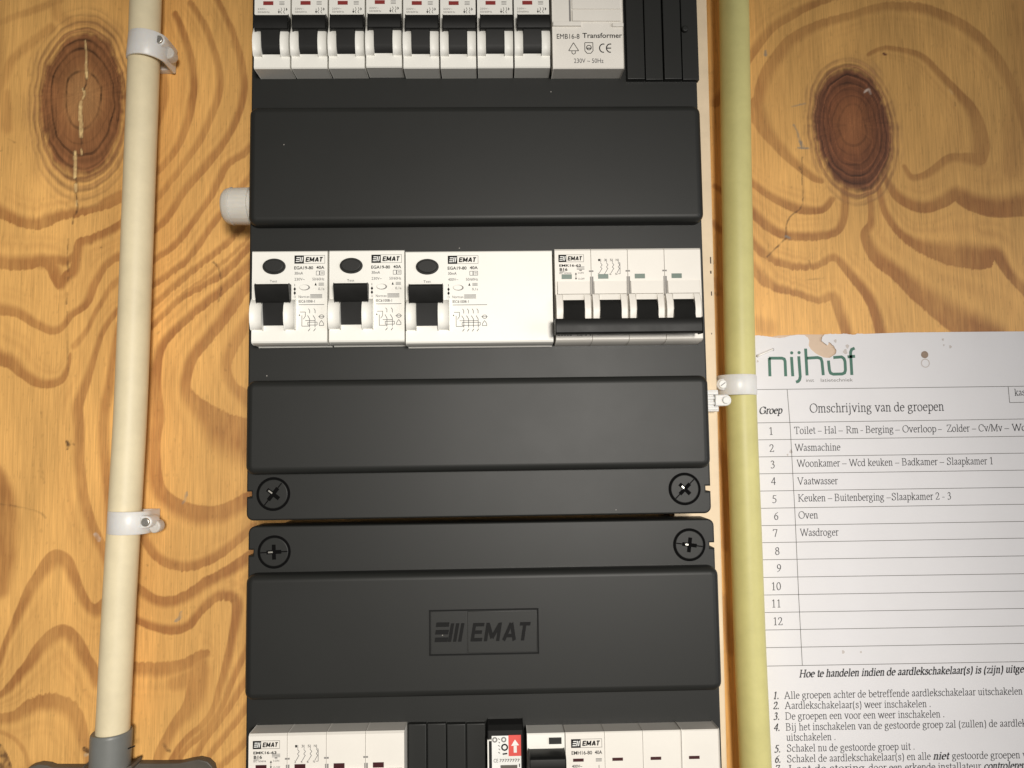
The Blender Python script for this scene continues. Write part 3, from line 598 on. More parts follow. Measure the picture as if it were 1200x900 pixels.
# ================================================================== distribution boxes
YP, YC = -58.0, -65.0
def avg(*a): return sum(a) / len(a)
def plate_outline(x0, x1, z0, z1, r, notches):
    """Rounded outline with a small square notch in each side at the given heights."""
    o = rrect(x0, x1, z0, z1, r); nw, nh = 2.3, 1.25
    right = [(x1, notches[1] - nh), (x1 - nw, notches[1] - nh), (x1 - nw, notches[1] + nh), (x1, notches[1] + nh)]
    left = [(x0, notches[0] + nh), (x0 + nw, notches[0] + nh), (x0 + nw, notches[0] - nh), (x0, notches[0] - nh)]
    return o[:7] + right + o[7:21] + left + o[21:]
def screw(parent, u, v, rpx, ang, gl, gs=1.0):
    cx, cz = M(u, v, YP - .4); r = rpx * .393
    mb = MB(); mb.ring(cx, cz, r * .83, r, YP - .06); build(mb, "screw_ring_shade", "void", parent, 0)  # flat black ring painted as the shade in the groove round the head
    mb = MB(); n = 40; hr = r * .86
    # dished head with a cross slot and a narrow full-width slot
    mb.cyl(cx, cz, hr, YP + .5, YP - .45, 40, bev=.35)
    s = build(mb, "screw", "panel", parent, 40)
    mb = MB()
    y = YP - .47
    for k in range(2):
        a = math.radians(ang + 90 * k); c, d = math.cos(a), math.sin(a); l, w = hr * .52, hr * .135
        mb.add([(cx + c * p - d * q, y - .01 * k, cz + d * p + c * q) for p, q in ((-l, -w), (l, -w), (l, w), (-l, w))], [(0, 1, 2, 3)])
    a = math.radians(ang); c, d = math.cos(a), math.sin(a); l, w = hr * .95, hr * .04
    mb.add([(cx + c * p - d * q, y - .02, cz + d * p + c * q) for p, q in ((-l, -w), (l, -w), (l, w), (-l, w))], [(0, 1, 2, 3)])
    build(mb, "slot", "void", s, 0)
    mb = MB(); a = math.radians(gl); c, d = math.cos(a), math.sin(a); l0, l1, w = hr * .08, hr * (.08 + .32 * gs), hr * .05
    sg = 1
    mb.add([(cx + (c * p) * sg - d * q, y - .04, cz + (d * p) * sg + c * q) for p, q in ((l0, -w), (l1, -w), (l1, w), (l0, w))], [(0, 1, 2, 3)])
    build(mb, "painted_glint", "screw", s, 0)  # pale strip painted as the highlight on one slot arm
def cover(parent, corners, r=2.6, bev=3.2, yf=YC):
    (ul, ut), (ur, ub) = corners[0], corners[1]
    mb = MB(); x0, x1, z0, z1 = corners[2:6]
    mb.rbox(x0, x1, z0, z1, YP - .01 + .4, yf, r, bev, 6); return build(mb, "cover", "panel", parent, 60)
def blanks(parent, us, v0, v1, y0=-61.0, extra=None, org=None):
    for k in range(len(us) - 1):
        xa, z1 = M(us[k] + .7, v0, y0); xb, _ = M(us[k + 1] - .7, v0, y0); _, z0 = M((us[k] + us[k + 1]) / 2, v1, y0)
        mb = MB(); mb.box(xa, xb, z0, z1, YP + 1, y0 + (.7 if k % 2 else 0), .35); build(mb, "blanking_strip", "panel", parent, 30)

# upper box
UX0, UX1 = -116.2, 101.3
UZ0 = avg(M(300, 608.5, YP)[1], M(820, 603.5, YP)[1])
ub = thing("distribution_box", "upper charcoal fuse box with two smooth cover strips and two rows of switchgear", "fuse box", (-7, 0, UZ0), "stacked charcoal fuse boxes")
nl = M(289, 579.5, YP)[1]; nr = M(831, 572.5, YP)[1]
mb = MB(); mb.slab(plate_outline(UX0, UX1, UZ0, 262, 3.2, (nl, nr)), YP + 14, YP, .8, 3); build(mb, "front_plate", "panel", ub, 50)
mb = MB(); mb.rbox(UX0 + 3, UX1 - 3, UZ0 + 2.5, 259, -.3, YP + 13.9, 4, 0); build(mb, "housing", "panel", ub, 50)
def cov(parent, l, r, t0, t1, b0, b1, **k):
    """Cover from its outline in the photo: left and right edge, top edge (its two ends), bottom edge."""
    x0 = M(l, (t0 + b0) / 2, YC + 3)[0]; x1 = M(r, (t1 + b1) / 2, YC + 3)[0]
    z1 = avg(M(l + 20, t0, YC + 4)[1], M(r - 20, t1, YC + 4)[1]); z0 = avg(M(l + 20, b0, YC + 4)[1], M(r - 20, b1, YC + 4)[1])
    mb = MB(); mb.rbox(x0, x1, z0, z1, YP + .4, YC, 4.1, 3.4, 7); return build(mb, "cover", "panel", parent, 60), (x0, x1, z0, z1)
cov(ub, 292.6, 822, 129, 125, 265.5, 262)
cov(ub, 289.2, 830.5, 446, 440.5, 556.5, 548)
screw(ub, 320, 579, 20, 52, 142); screw(ub, 802.5, 573, 19.5, 45, 135, .65)
blanks(ub, [731.5, 753, 774.5, 796, 816.5], -35, 92.5)
mb = MB(); x, z = M(803, 33, -61.8); mb.cyl(x, z, 1.6, -60.5, -61.9, 24, bev=.7); build(mb, "dimple", "panel", ub)
# cable gland on the side of the upper box
gx, gz = M(262, 242, -30); gx1 = UX0 + 3.2
mb = MB()
prof = [(0, 5.0), (.6, 7.4), (2.2, 8.9), (5, 9.7), (5.2, 9.3), (14.2, 9.5), (14.4, 8.6), (gx1 - gx, 8.6)]
n = 48; loops = []
for px, r in prof:
    loops.append([(gx + px, -30 + r * (1 + (.018 * math.cos(a * 20) if 5.1 < px < 14.3 else 0)) * math.cos(a), gz + r * (1 + (.018 * math.cos(a * 20) if 5.1 < px < 14.3 else 0)) * math.sin(a)) for a in [2 * math.pi * i / n for i in range(n)]])
mb.rings(loops); build(mb, "cable_gland", "gland", ub, 40)

# lower box
LX0, LX1 = -115.2, 102.3
LZ1 = avg(M(300, 616.5, YP)[1], M(820, 608.5, YP)[1])
lb = thing("distribution_box", "lower charcoal fuse box with an embossed brand plate on its wide cover", "fuse box", (-6.5, 0, -300), "stacked charcoal fuse boxes")
nl = M(291, 648, YP)[1]; nr = M(837, 639, YP)[1]
mb = MB(); mb.slab(plate_outline(LX0, LX1, -300, LZ1, 3.2, (nl, nr)), YP + 14, YP, .8, 3); build(mb, "front_plate", "panel", lb, 50)
mb = MB(); mb.rbox(LX0 + 3, LX1 - 3, -297, LZ1 - 2.5, -.3, YP + 13.9, 4, 0); build(mb, "housing", "panel", lb, 50)
lc, (cx0, cx1, cz0, cz1) = cov(lb, 288.2, 843, 672, 663, 821, 806)
screw(lb, 321, 647, 19.5, 2, 182); screw(lb, 808, 638.5, 19.5, -8, 172, .65)
# embossed brand plate on the lower cover
x0, z1 = M(503, 715, YC); x1 = M(631, 715, YC)[0]; z0 = avg(M(505, 768.5, YC)[1], M(630, 766, YC)[1]); z1 = avg(z1, M(630, 712.5, YC)[1])
mb = MB()
def frame(mb, x0, x1, z0, z1, w, ya, yb):
    for a in ((x0, x1, z1 - w, z1), (x0, x1, z0, z0 + w), (x0, x0 + w, z0 + w + .01, z1 - w - .01), (x1 - w, x1, z0 + w + .01, z1 - w - .01)): mb.box(*a, ya, yb, .12, 2)
frame(mb, x0, x1, z0, z1, .62, YC + .1, YC - .55); build(mb, "emblem_rim", "ink", lc)
xm = x0 + (x1 - x0) * .345
mb = MB(); mb.box(x0 + .9, xm - .2, z0 + .9, z1 - .9, YC + .1, YC - .10, .06); mb.box(xm + .2, x1 - .9, z0 + .9, z1 - .9, YC + .1, YC - .30, .18); build(mb, "emblem_field", "panel", lc)
mb = MB(); h = z1 - z0
for i, p in enumerate(brand_quads(xm + 2.2, x1 - 3.4, z0 + h * .30, h * .40, .23, .24)): mb.slab(p if area(p) > 0 else p[::-1], YC - .2, YC - .60 - .004 * (i % 5))
build(mb, "emblem_lettering", "ink", lc, 20)
mb = MB(); sw = xm - x0
for k in range(3):
    zc = z0 + h * (.30 + .165 * k); o = .30 * k + x0 + sw * .14
    mb.slab([(o, zc), (o + sw * .34, zc), (o + sw * .36, zc + h * .095), (o + .3, zc + h * .095)], YC, YC - .45, .06)
for k in range(3):
    a = x0 + sw * (.49 + .135 * k); mb.slab([(a, z0 + h * .30), (a + sw * .085, z0 + h * .30), (a + sw * .085 + 1.5, z0 + h * .70), (a + 1.5, z0 + h * .70)], YC, YC - .45, .06)
build(mb, "emblem_symbol", "ink", lc, 20)
blanks(lb, [478, 500, 523, 546, 569], 849, 985)

# ================================================================== single pole breakers, top row
YF = -69.0
PITCH_T = (M(646.5, 80, YF)[0] - M(297.5, 80.5, YF)[0]) / 8
xb0 = M(297.7, 75, YF)[0]; zb = M(320, 80.3, YF)[1]; zbb = M(322, 92.6, YP)[1]
zt = zb + 45
def zz_(v, y, u=320): return M(u, v, y)[1]
def xx_(u, y, v=50): return M(u, v, y)[0]
cb = thing("circuit_breaker", "white breaker with a black toggle, first in the top row beside the plywood", "circuit breaker", (xb0, YP, zb), "single pole breakers in the top row")
wd = PITCH_T - .75
mb = MB()
z63 = zz_(63.3, YF)
mb.prism([(YP + 4, zbb), (YP, zbb), (YF + .5, zb), (YF, zb + .5), (YF, zt - .5), (YF + .5, zt), (YP + 4, zt)], xb0, xb0 + wd, .10)
build(mb, "body", "white", cb, 30)
zc0, zc1 = zz_(63.3, YF - 2.5), zz_(28, YF - 1)
cheek = [(YF + 1, zc0), (YF - 1.6, zc0), (YF - 2.7, zc0 + 3), (YF - 3.1, zc0 + 6), (YF - 2.8, zc0 + 9), (YF - 1.6, zc0 + 12), (YF + 1, zc1 + 1)]
xs0, xs1 = xx_(306.4, YF - 2), xx_(328.6, YF - 2)
mb = MB(); mb.prism(cheek, xb0 - .02, xs0, .2); mb.prism(cheek, xs1, xb0 + wd + .02, .2); build(mb, "toggle_guard", "white", cb, 50)
zs = zz_(62.6, YF - .5)
mb = MB(); mb.quad(xs0, xs1, zs - .3, zz_(20, YF), YF - .08); build(mb, "toggle_slot", "black_soft", cb, 0)
YT = -73.6
zb0, zb1 = zz_(33.6, YT), zz_(16.8, YT)
mb = MB()
mb.prism([(YF, zb0 + .4), (YT + .9, zb0), (YT + .2, zb0 + .5), (YT - .2, zb0 + 2.4), (YT, zb1 - .9), (YT + .5, zb1), (YF, zb1)], xx_(297.9, YT, 25), xx_(337.6, YT, 25), .4)
mb.prism([(YF, zs), (YF - .4, zs), (YF - 2.0, zs + 2.2), (YF - 2.2, zs + 3.4), (YT + .9, zb0 + .2), (YT + .9, zb0 + 1), (YF, zb0 + 1)], xx_(306.6, YF - 2), xx_(328.4, YF - 2), .2)
build(mb, "toggle", "black", cb, 35)
mb = MB(); mb.box(xx_(308.6, YF, 3), xx_(320.4, YF, 3), zz_(6, YF), zz_(1.6, YF), YF + .3, YF - .12); build(mb, "status_window", "red", cb)
g = MB(); k = MB(); yp = YF - .06
put_sans(g, "230V~", xx_(302, YF, 10), xx_(313, YF, 10), zz_(11.6, YF), .9, yp); put_sans(g, "50/60Hz", xx_(302, YF, 13), xx_(316, YF, 13), zz_(15.2, YF), .9, yp)
for q in range(3): g.line([(xx_(327, YF), zz_(2.2 + 1.6 * q, YF)), (xx_(333, YF), zz_(2.2 + 1.6 * q, YF))], .28, yp)
k.line([(xx_(326.5, YF), zz_(10.5, YF)), (xx_(326.5, YF), zz_(15, YF))], .22, yp); k.poly([(xx_(325.2, YF), zz_(13.5, YF)), (xx_(326.5, YF), zz_(16, YF)), (xx_(327.8, YF), zz_(13.5, YF))], yp)
for q in (329, 332.5): k.line([(xx_(q, YF), zz_(9, YF)), (xx_(q + 1, YF), zz_(11.5, YF)), (xx_(q - .6, YF), zz_(14, YF)), (xx_(q + .8, YF), zz_(16, YF))], .2, yp)
k.poly([(xx_(335, YF), zz_(9, YF)), (xx_(336.6, YF), zz_(11, YF)), (xx_(335, YF), zz_(13, YF))], yp)
build(g, "printed_text", "ink_grey", cb, 0); build(k, "printed_symbol", "ink", cb, 0)
PLACE = ["second from the plywood side in the top row", "third from the plywood side in the top row", "fourth from the plywood side in the top row", "fifth from the plywood side in the top row",
         "sixth from the plywood side in the top row", "seventh from the plywood side, two before the transformer", "last in the top row, touching the transformer module"]
for i in range(7):
    dup(cb, (PITCH_T * (i + 1), 0, [.1, .15, .5, 0, -.05, .05, .1][i]), "white breaker with a black toggle, " + PLACE[i])

# ================================================================== transformer
tx0, tx1 = M(647.6, 60, YF)[0], M(731, 60, YF)[0]
tr = thing("transformer", "white bell transformer module at the end of the top row of breakers", "transformer", (tx0, YP, zb))
tz = zz_(80.3, YF, 690); tzb = zz_(92, YP, 690)
mb = MB(); mb.prism([(YP + 4, tzb), (YP, tzb), (YF + .4, tz), (YF, tz + .4), (YF, tz + 44.6), (YF + .4, tz + 45), (YP + 4, tz + 45)], tx0, tx1, .35); build(mb, "body", "ivory", tr, 30)
fz = lambda v: zz_(v, YF, 690)
fx = lambda u: xx_(u, YF, 40)
mb = MB(); mb.box(fx(648), fx(681), fz(31.5), fz(26.5), YF + .2, YF - 1.3, .3); mb.box(fx(717.5), fx(730.6), fz(32), fz(28), YF + .2, YF - .9, .3); build(mb, "ledge", "ivory", tr)
mb = MB(); mb.box(fx(671), fx(727.6), fz(11), fz(-40), YF + .2, YF - .5, .2); mb.box(fx(671), fx(727.6), fz(25.4), fz(12.6), YF + .2, YF - .8, .2); build(mb, "terminal_cover", "ivory", tr)
mb = MB(); mb.box(fx(667.3), fx(669.3), fz(26), fz(-40), YF + .1, YF - .03); build(mb, "groove", "ink_grey", tr)
mb = MB(); put_sans(mb, "EMB16-8", fx(652.5), fx(679), fz(45.4), 2.5, yp, .0); put_sans(mb, "Transformer", fx(682.5), fx(729), fz(44.4), 2.5, yp, .012)
w = .3
mb.line([(fx(671.8), fz(50)), (fx(666), fz(59.5)), (fx(677.7), fz(59.5)), (fx(671.8), fz(50))], w, yp); mb.line([(fx(669.8), fz(60)), (fx(669.8), fz(62.4)), (fx(671.8), fz(63.6)), (fx(673.8), fz(62.4)), (fx(673.8), fz(60))], w, yp)
mb.line([(fx(685), fz(50)), (fx(694.5), fz(50)), (fx(694.5), fz(59.5)), (fx(692), fz(62.5)), (fx(687.5), fz(62.5)), (fx(685), fz(59.5)), (fx(685), fz(50))], w, yp)
mb.ring(fx(689.8), fz(55.8), .95, 1.3, yp); mb.line([(fx(687), fz(56.5)), (fx(692.5), fz(56.5))], .45, yp)
for cxp, gap in ((706.5, False), (714.6, True)):
    pts = [(fx(cxp) + 1.75 * math.cos(math.radians(a)), fz(56.5) + 2.05 * math.sin(math.radians(a))) for a in range(70, 295, 15)]; mb.line(pts, .5, yp)
    if gap: mb.line([(fx(cxp) - 1.6, fz(56.5)), (fx(cxp) + .5, fz(56.5))], .5, yp)
build(mb, "printed_symbol", "ink", tr, 0)
mb = MB(); put_sans(mb, "230V ~ 50Hz", fx(672), fx(706.5), fz(73.8), 2.3, yp); build(mb, "printed_text", "ink_text", tr, 0)

# ================================================================== residual current devices, middle row
YR = -70.0
def rcd(u0, u1, v0, v1, vb, name, label, four=False):
    vm = (v0 + v1) / 2; du = u0 - 294.5; dv = v0 - 294.3
    X = lambda u, y=YR, v=vm: M(u + du, v, y)[0]
    Z = lambda v, y=YR: M(u0 + 30, v + dv, y)[1]
    xa, xb = M(u0 + .7, vm, YR)[0], M(u1 - .9, vm, YR)[0]; za, zt_ = Z(401.7), Z(294.2); zl = Z(407.8, YP)
    t = thing(name, label, "residual current switch", (xa, YP, za), "residual current switches in the middle row")
    mb = MB(); mb.prism([(YP + 4, zl), (YP - .6, zl), (YP - 1.2, zl + .6), (YR + 2.5, za - .6), (YR + .5, za), (YR, za + .7), (YR, zt_ - .5), (YR + .6, zt_), (YP + 4, zt_)], xa, xb, .12)
    build(mb, "body", "white", t, 30)
    c0, c1 = Z(385.5, YR - 3), Z(350, YR - 1); hh = c1 - c0
    ck = [(YR + 1, c0), (YR - 2.2, c0 + .2), (YR - 3.6, c0 + hh * .22), (YR - 4.1, c0 + hh * .48), (YR - 3.5, c0 + hh * .72), (YR - 1.4, c0 + hh * .95), (YR + 1, c1)]
    mb = MB(); mb.prism(ck, X(293.2, YR - 3) if not four else X(295.5, YR - 3), X(307.2, YR - 3), .4); mb.prism(ck, X(332.8, YR - 3), X(346, YR - 2), .4); build(mb, "toggle_guard", "white", t, 50)
    mb = MB(); mb.quad(X(306.5), X(333.2), Z(381.5), Z(335), YR - .08); build(mb, "toggle_slot", "black_soft", t, 0)
    bt_, bb = Z(332.3, -76.4), Z(354, -74)
    mb = MB()
    mb.prism([(YR - 2, bb + 1.2), (-73.6, bb), (-74.3, bb + .6), (-76.6, bt_ - .9), (-75.8, bt_), (YR - 2, bt_)], X(298.8, -75.5), X(338.6, -75.5), .35)
    s0 = Z(381.4, YR - .5); sm_ = Z(367, -73)
    mb.prism([(YR, s0), (YR - .8, s0), (-72.6, bb - .4), (-73.0, bb + .6), (YR, bb + 3)], X(306.8, -72), X(333, -72), .25)
    build(mb, "toggle", "black", t, 35)
    mb = MB(); cx, cz = X(320.5, YR - .6), Z(312, YR - .6); mb.cyl(cx, cz, 13.6 * .39, YR + 1, YR - .55, 40, rz=9.5 * .39, bev=.3); mb.cyl(cx, cz, 11.9 * .39, YR + 1, YR - 1.5, 40, rz=8.0 * .39, bev=.6); build(mb, "test_button", "black_soft", t, 40)
    mb = MB(); mb.cyl(X(357), Z(337.2), 6.2 * .39, YR + .5, YR - .12, 28, rz=3.4 * .39); build(mb, "indicator_shade", "ink_grey", t)  # grey oval whose uncovered crescent paints the shade inside the recess
    mb = MB(); mb.cyl(X(356.2), Z(337), 5.3 * .39, YR + .5, YR - .35, 28, rz=3.0 * .39, bev=.2); build(mb, "indicator_flag", "white", t)
    y = YR - .06; b = MB(); w = MB(); g = MB()
    brand_mark(b, w, X(344.8), X(380.6), Z(309.2), Z(299.6), y)
    put_sans(b, "EGA19-80", X(344.6), X(366.8), Z(315.9), 1.45, y, .02); put_sans(b, "40A", X(370.5), X(380), Z(315.6), 1.45, y, .02)
    put_sans(g, "30mA", X(345), X(355), Z(322), 1.35, y, .008)
    for k in range(2): g.line([(X(370.5 + 4.2 * k), Z(318)), (X(374.2 + 5.6 * k), Z(318)), (X(374.2 + 5.6 * k), Z(322.8)), (X(370.5 + 4.2 * k), Z(322.8)), (X(370.5 + 4.2 * k), Z(318))], .2, y)
    g.line([(X(376), Z(319.6)), (X(379), Z(319.6))], .2, y); g.line([(X(376), Z(321.2)), (X(379), Z(321.2))], .2, y)
    put_sans(g, "400V~" if four else "230V~", X(345), X(357), Z(329), 1.3, y); put_sans(g, "50/60Hz", X(366), X(380), Z(329), 1.3, y)
    put_sans(b, "I", X(345), X(345.6), Z(335.6), 1.1, y); put_sans(g, "O", X(344.4), X(346.6), Z(349.4), 1.1, y)
    for v in (339, 343.6): b.poly([(X(343.9), Z(v)), (X(345.4), Z(v + 2.4)), (X(346.9), Z(v)), (X(345.4), Z(v - 2.4))], y)
    b.poly([(X(368.6), Z(335)), (X(371.2), Z(335)), (X(369.9), Z(331.6))], y)
    for k in range(3): g.line([(X(373.4), Z(332.2 + 1.3 * k)), (X(379.6), Z(332.2 + 1.3 * k))], .22, y)
    put_sans(g, "0,1s", X(373), X(380), Z(340.4), 1.2, y)
    put_sans(g, "Norm:en", X(350), X(362.6), Z(349.5), 1.3, y)
    for k in range(4): g.line([(X(363.6), Z(345.6 + 1.3 * k)), (X(377.6), Z(345.6 + 1.3 * k))], .24, y)
    put_sans(g, "IEC61008-1", X(350), X(369), Z(355), 1.3, y, .01)
    xe = 390.5 if four else 380
    g.line([(X(350), Z(357.4)), (X(xe), Z(357.4))], .25, y)
    cols = [363, 369.4] if not four else [363, 368.6, 374.2, 379.8]
    for c in cols:
        g.line([(X(c - 1.5), Z(362)), (X(c), Z(364)), (X(c), Z(367.5))], .26, y); g.line([(X(c - 2.4), Z(370)), (X(c), Z(374)), (X(c), Z(384))], .26, y); g.line([(X(c - 1.6), Z(388.5)), (X(c + .6), Z(385.5))], .3, y)
    e = cols[-1]
    g.line([(X(351.5), Z(366)), (X(358), Z(366)), (X(358), Z(371)), (X(355.6), Z(374.4))], .24, y); g.line([(X(354), Z(370)), (X(354), Z(382.6)), (X(cols[0]), Z(382.6))], .24, y)
    g.line([(X(358), Z(376)), (X(e), Z(376))], .24, y); g.line([(X(cols[0] - 2), Z(378)), (X(e + 2.4), Z(378)), (X(e + 2.4), Z(381.4)), (X(cols[0] - 2), Z(381.4)), (X(cols[0] - 2), Z(378))], .24, y)
    for c in (361.5 - 10.4,): b.poly([(X(c - .9), Z(370.4)), (X(c + .9), Z(370.4)), (X(c), Z(368.4))], y)
    g.ring(X(e + 7.6), Z(371.5), .85, 1.15, y, 20, .8); g.line([(X(e + 3.6), Z(371.5)), (X(e + 11), Z(371.5))], .2, y)
    g.line([(X(e + 5), Z(382)), (X(e + 5), Z(379.5)), (X(e + 7.4), Z(376)), (X(e + 10), Z(379.5)), (X(e + 10), Z(382)), (X(e + 5), Z(382))], .24, y)
    put_sans(g, "Test", X(316), X(324.6), Z(330.9), 1.15, y)
    build(b, "printed_symbol", "ink", t, 0); build(w, "printed_stripe", "label_white", t, 0); build(g, "printed_text", "ink_text", t, 0)
    return t
r1 = rcd(294.5, 384.6, 294.3, 402, 408, "residual_current_device", "compact white switch with an oval test button, beside the plywood in the middle row")
dx = M(385.2, 345, YR)[0] - M(294.5, 345, YR)[0]
dup(r1, (dx, 0, .05), "compact white switch with an oval test button, between another compact one and the wide one")
rcd(474.8, 648.6, 294.6, 402, 406, "residual_current_device", "wide white switch with a large blank face, in the centre of the middle row", True)

# ================================================================== four pole breakers
def four_pole():
    vm = 345
    X = lambda u, y=YF, v=vm: M(u, v, y)[0]
    Z = lambda v, y=YF: avg(M(660, v, y)[1], M(812, v - 2.6, y)[1])
    us = [650.6, 693.4, 736.4, 779.6, 822.4]
    za, zt_ = Z(399.5), Z(292.2); zl = Z(406, YP)
    t = thing("four_pole_breaker", "white four-pole breaker with a wide black handle bar, at the end of the middle row", "circuit breaker", (X(650), YP, za), "four-pole breakers")
    for k in range(4):
        mb = MB(); mb.prism([(YP + 4, zl), (YP, zl), (YF + 2.6, za - .7), (YF + .6, za), (YF, za + .4), (YF, zt_ - .9), (YF + .9, zt_), (YP + 4, zt_)], X(us[k]) + .06, X(us[k + 1]) - .06, .16); build(mb, "pole_body", "ivory", t, 30)
        u = us[k]
        mb = MB(); s0, s1 = Z(345.2, YF - 1), Z(330.4, YF - 1); mb.prism([(YF + .5, s0), (YF - 1.3, s0), (YF - .8, s1), (YF + .5, s1)], X(u + 3), X(u + 40.6), .15)
        g0 = Z(375, YF - 3); g1 = Z(345.8, YF - 1.5)
        gd = [(YF + .5, g0), (YF - 3.2, g0), (YF - 4.0, g0 + 4), (YF - 3.6, g0 + 7.5), (YF - 1.6, g1), (YF + .5, g1)]
        mb.prism(gd, X(u + 1.2, YF - 3), X(u + 9.2, YF - 3), .25); mb.prism(gd, X(u + 34.3, YF - 3), X(u + 41.8, YF - 3), .25)
        mb.prism([(YF + .5, Z(352.2, YF - 2)), (YF - 2.0, Z(352.2, YF - 2)), (YF - 1.6, g1), (YF + .5, g1)], X(u + 9.21, YF - 2), X(u + 34.29, YF - 2), .02)
        build(mb, "toggle_guard", "ivory", t, 40)
        mb = MB(); mb.prism([(YF + .2, Z(352.4)), (YF - 1.2, Z(352.6)), (YF - 3.0, Z(357.5, YF - 2)), (YF - 3.2, Z(359, YF - 2)), (YF - 6.5, Z(375, -76)), (YF + .2, Z(376))], X(u + 9.5, -73), X(u + 34, -73), .2); build(mb, "toggle", "black", t, 30)
        mb = MB(); mb.box(X(u + 8), X(u + 20), Z(327.6 + .1), Z(322.2), YF + .3, YF - .12); build(mb, "status_window", "green", t)
        if k:
            mb = MB(); mb.box(X(u - 1.6), X(u + 2.4), Z(348), Z(325), YF + .2, YF - .02); mb.box(X(u - 2.6), X(u + 2.6), Z(319.6), Z(317.8), YF + .2, YF - .10); build(mb, "gutter_shade", "ink_grey", t)  # grey strips painted as the shade in the gutter between poles
    mb = MB(); h0, h1 = Z(391.5, -82), Z(373.6, -82)
    mb.prism([(YF - 4.5, h0 + .6), (-81.0, h0), (-81.8, h0 + .7), (-82.1, h0 + 3.2), (-81.9, h1 - .9), (-81.2, h1), (YF - 4.5, h1)], X(651, -82, 382), X(824, -82, 382), .4); build(mb, "handle_bar", "black", t, 40)
    y = YF - .06; b = MB(); w = MB(); g = MB()
    brand_mark(b, w, X(655.2), X(685), Z(308.6 - .8), Z(299.8 - .6), y)
    put_sans(b, "EMK16-63", X(656), X(681.4), Z(313.2), 1.15, y, .025); put_sans(b, "B16", X(656.4), X(665.6), Z(318), 1.35, y, .03)
    put_sans(g, "400V~", X(656), X(664), Z(320.2), .8, y); put_sans(g, "IEC 60898", X(656), X(670), Z(322.1 - .4), .7, y)
    for q in range(3): g.line([(X(676.5), Z(313.6 + 1.4 * q)), (X(685.5), Z(313.6 + 1.4 * q))], .22, y)
    g.line([(X(679.5), Z(317.6)), (X(682.5), Z(317.6))], .4, y)
    b.line([(X(675.4), Z(321)), (X(675.4), Z(328))], .18, y)
    for v, s in ((321.3, 1), (327.6, -1)): b.poly([(X(674.2), Z(v + 1.2 * s)), (X(676.6), Z(v + 1.2 * s)), (X(675.4), Z(v - 1.2 * s))], y)
    put_sans(g, "I-ON", X(678), X(684.4), Z(321.6), .9, y); put_sans(g, "O-OFF", X(678), X(685.6), Z(328.6), .9, y)
    for i, s in enumerate(("1", "3", "5", "N")):
        c = 703.5 + 6.9 * i
        put_sans(b, s, X(c - 1.6), X(c + .6), Z(307), 1.1, y); g.line([(X(c + 1.4), Z(304.4)), (X(c + 1.4), Z(308.6))], .2, y)
        g.line([(X(c + 1), Z(309)), (X(c + 3), Z(311.5)), (X(c + 1), Z(314)), (X(c + 3), Z(316))], .22, y); g.line([(X(c + 2.4), Z(316)), (X(c - .6), Z(321))], .22, y)
        put_sans(b, ("2", "4", "6", "N")[i], X(c - 2.4), X(c - .4), Z(323.4), 1.0, y)
    g.line([(X(726), Z(309)), (X(727.4), Z(309)), (X(727.4), Z(322)), (X(725), Z(322))], .2, y)
    for q in range(5): g.line([(X(653 + 3.4 * q), Z(393.4)), (X(655.4 + 3.4 * q), Z(393.4))], .4, y)
    put_sans(g, "CE", X(675), X(682), Z(394.4), 1.2, y, .01); b.poly([(X(684), Z(392)), (X(687.5), Z(392)), (X(685.7), Z(394.4))], y); b.poly([(X(689), Z(392)), (X(692.5), Z(392)), (X(690.7), Z(394.4))], y)
    build(b, "printed_symbol", "ink", t, 0); build(w, "printed_stripe", "label_white", t, 0); build(g, "printed_text", "ink_text", t, 0)
    return t
fp = four_pole()
p1 = M(297.2, 869.5, YF); p0 = M(655.2, 299.6, YF)
fp2 = dup(fp, (p1[0] - p0[0], 0, p1[1] - p0[1]), "white four-pole breaker in the bottom row, cut by the photo edge beside plywood")

for k_ in fp2.children:
    if k_.name.startswith("status_window"):
        k_.data = k_.data.copy(); k_.data.materials[0] = MT["dkred"]; k_.location.z -= .0010

# ================================================================== bottom row devices
def yz_body(zt_, x0, x1, m, parent, h=45.0, inset=.9, yf=YF, bev=.25):
    mb = MB(); mb.prism([(YP + 4, zt_ - h), (yf + .5, zt_ - h), (yf, zt_ - h + .5), (yf, zt_ - inset), (yf + inset * .6, zt_), (YP + 4, zt_ + .6)], x0, x1, bev); return build(mb, "body", m, parent, 30)
# black module with the red arrow label
Xc = lambda u, y=-66: M(u, 880, y)[0]
Zc = lambda v, y=-66, u=592: M(u, v, y)[1]
cm = thing("switch_module", "narrow black module with a white label and red arrow, in the bottom row", "module", (Xc(572), YP, Zc(849) - 45))
mb = MB(); mb.prism([(YP + 4, Zc(849) - 45), (-66, Zc(849) - 45), (-66, Zc(856)), (-64, Zc(851)), (YP + 4, Zc(849))], Xc(571.6), Xc(613.4), .4); build(mb, "body", "black", cm, 30)
mb = MB(); mb.box(Xc(571.2), Xc(573), Zc(960), Zc(866), -64, -66.8, .2); mb.box(Xc(573.1), Xc(576.2), Zc(867.4), Zc(865.8), -64, -66.8, .2); build(mb, "label_holder", "white", cm)
mb = MB(); mb.quad(Xc(576.4), Xc(610.6), Zc(960), Zc(862), -66.15); build(mb, "label", "label_white", cm, 0)
mb = MB(); mb.quad(Xc(596), Xc(610.6), Zc(886), Zc(861.4), -66.22); build(mb, "red_field", "label_red", cm, 0)
mb = MB(); yy = -66.28
mb.poly([(Xc(599), Zc(874)), (Xc(603.6), Zc(866.6)), (Xc(608.4), Zc(873.4))], yy); mb.quad(Xc(602), Xc(605.6), Zc(882), Zc(873.9), yy); build(mb, "arrow", "label_white", cm, 0)
mb = MB()
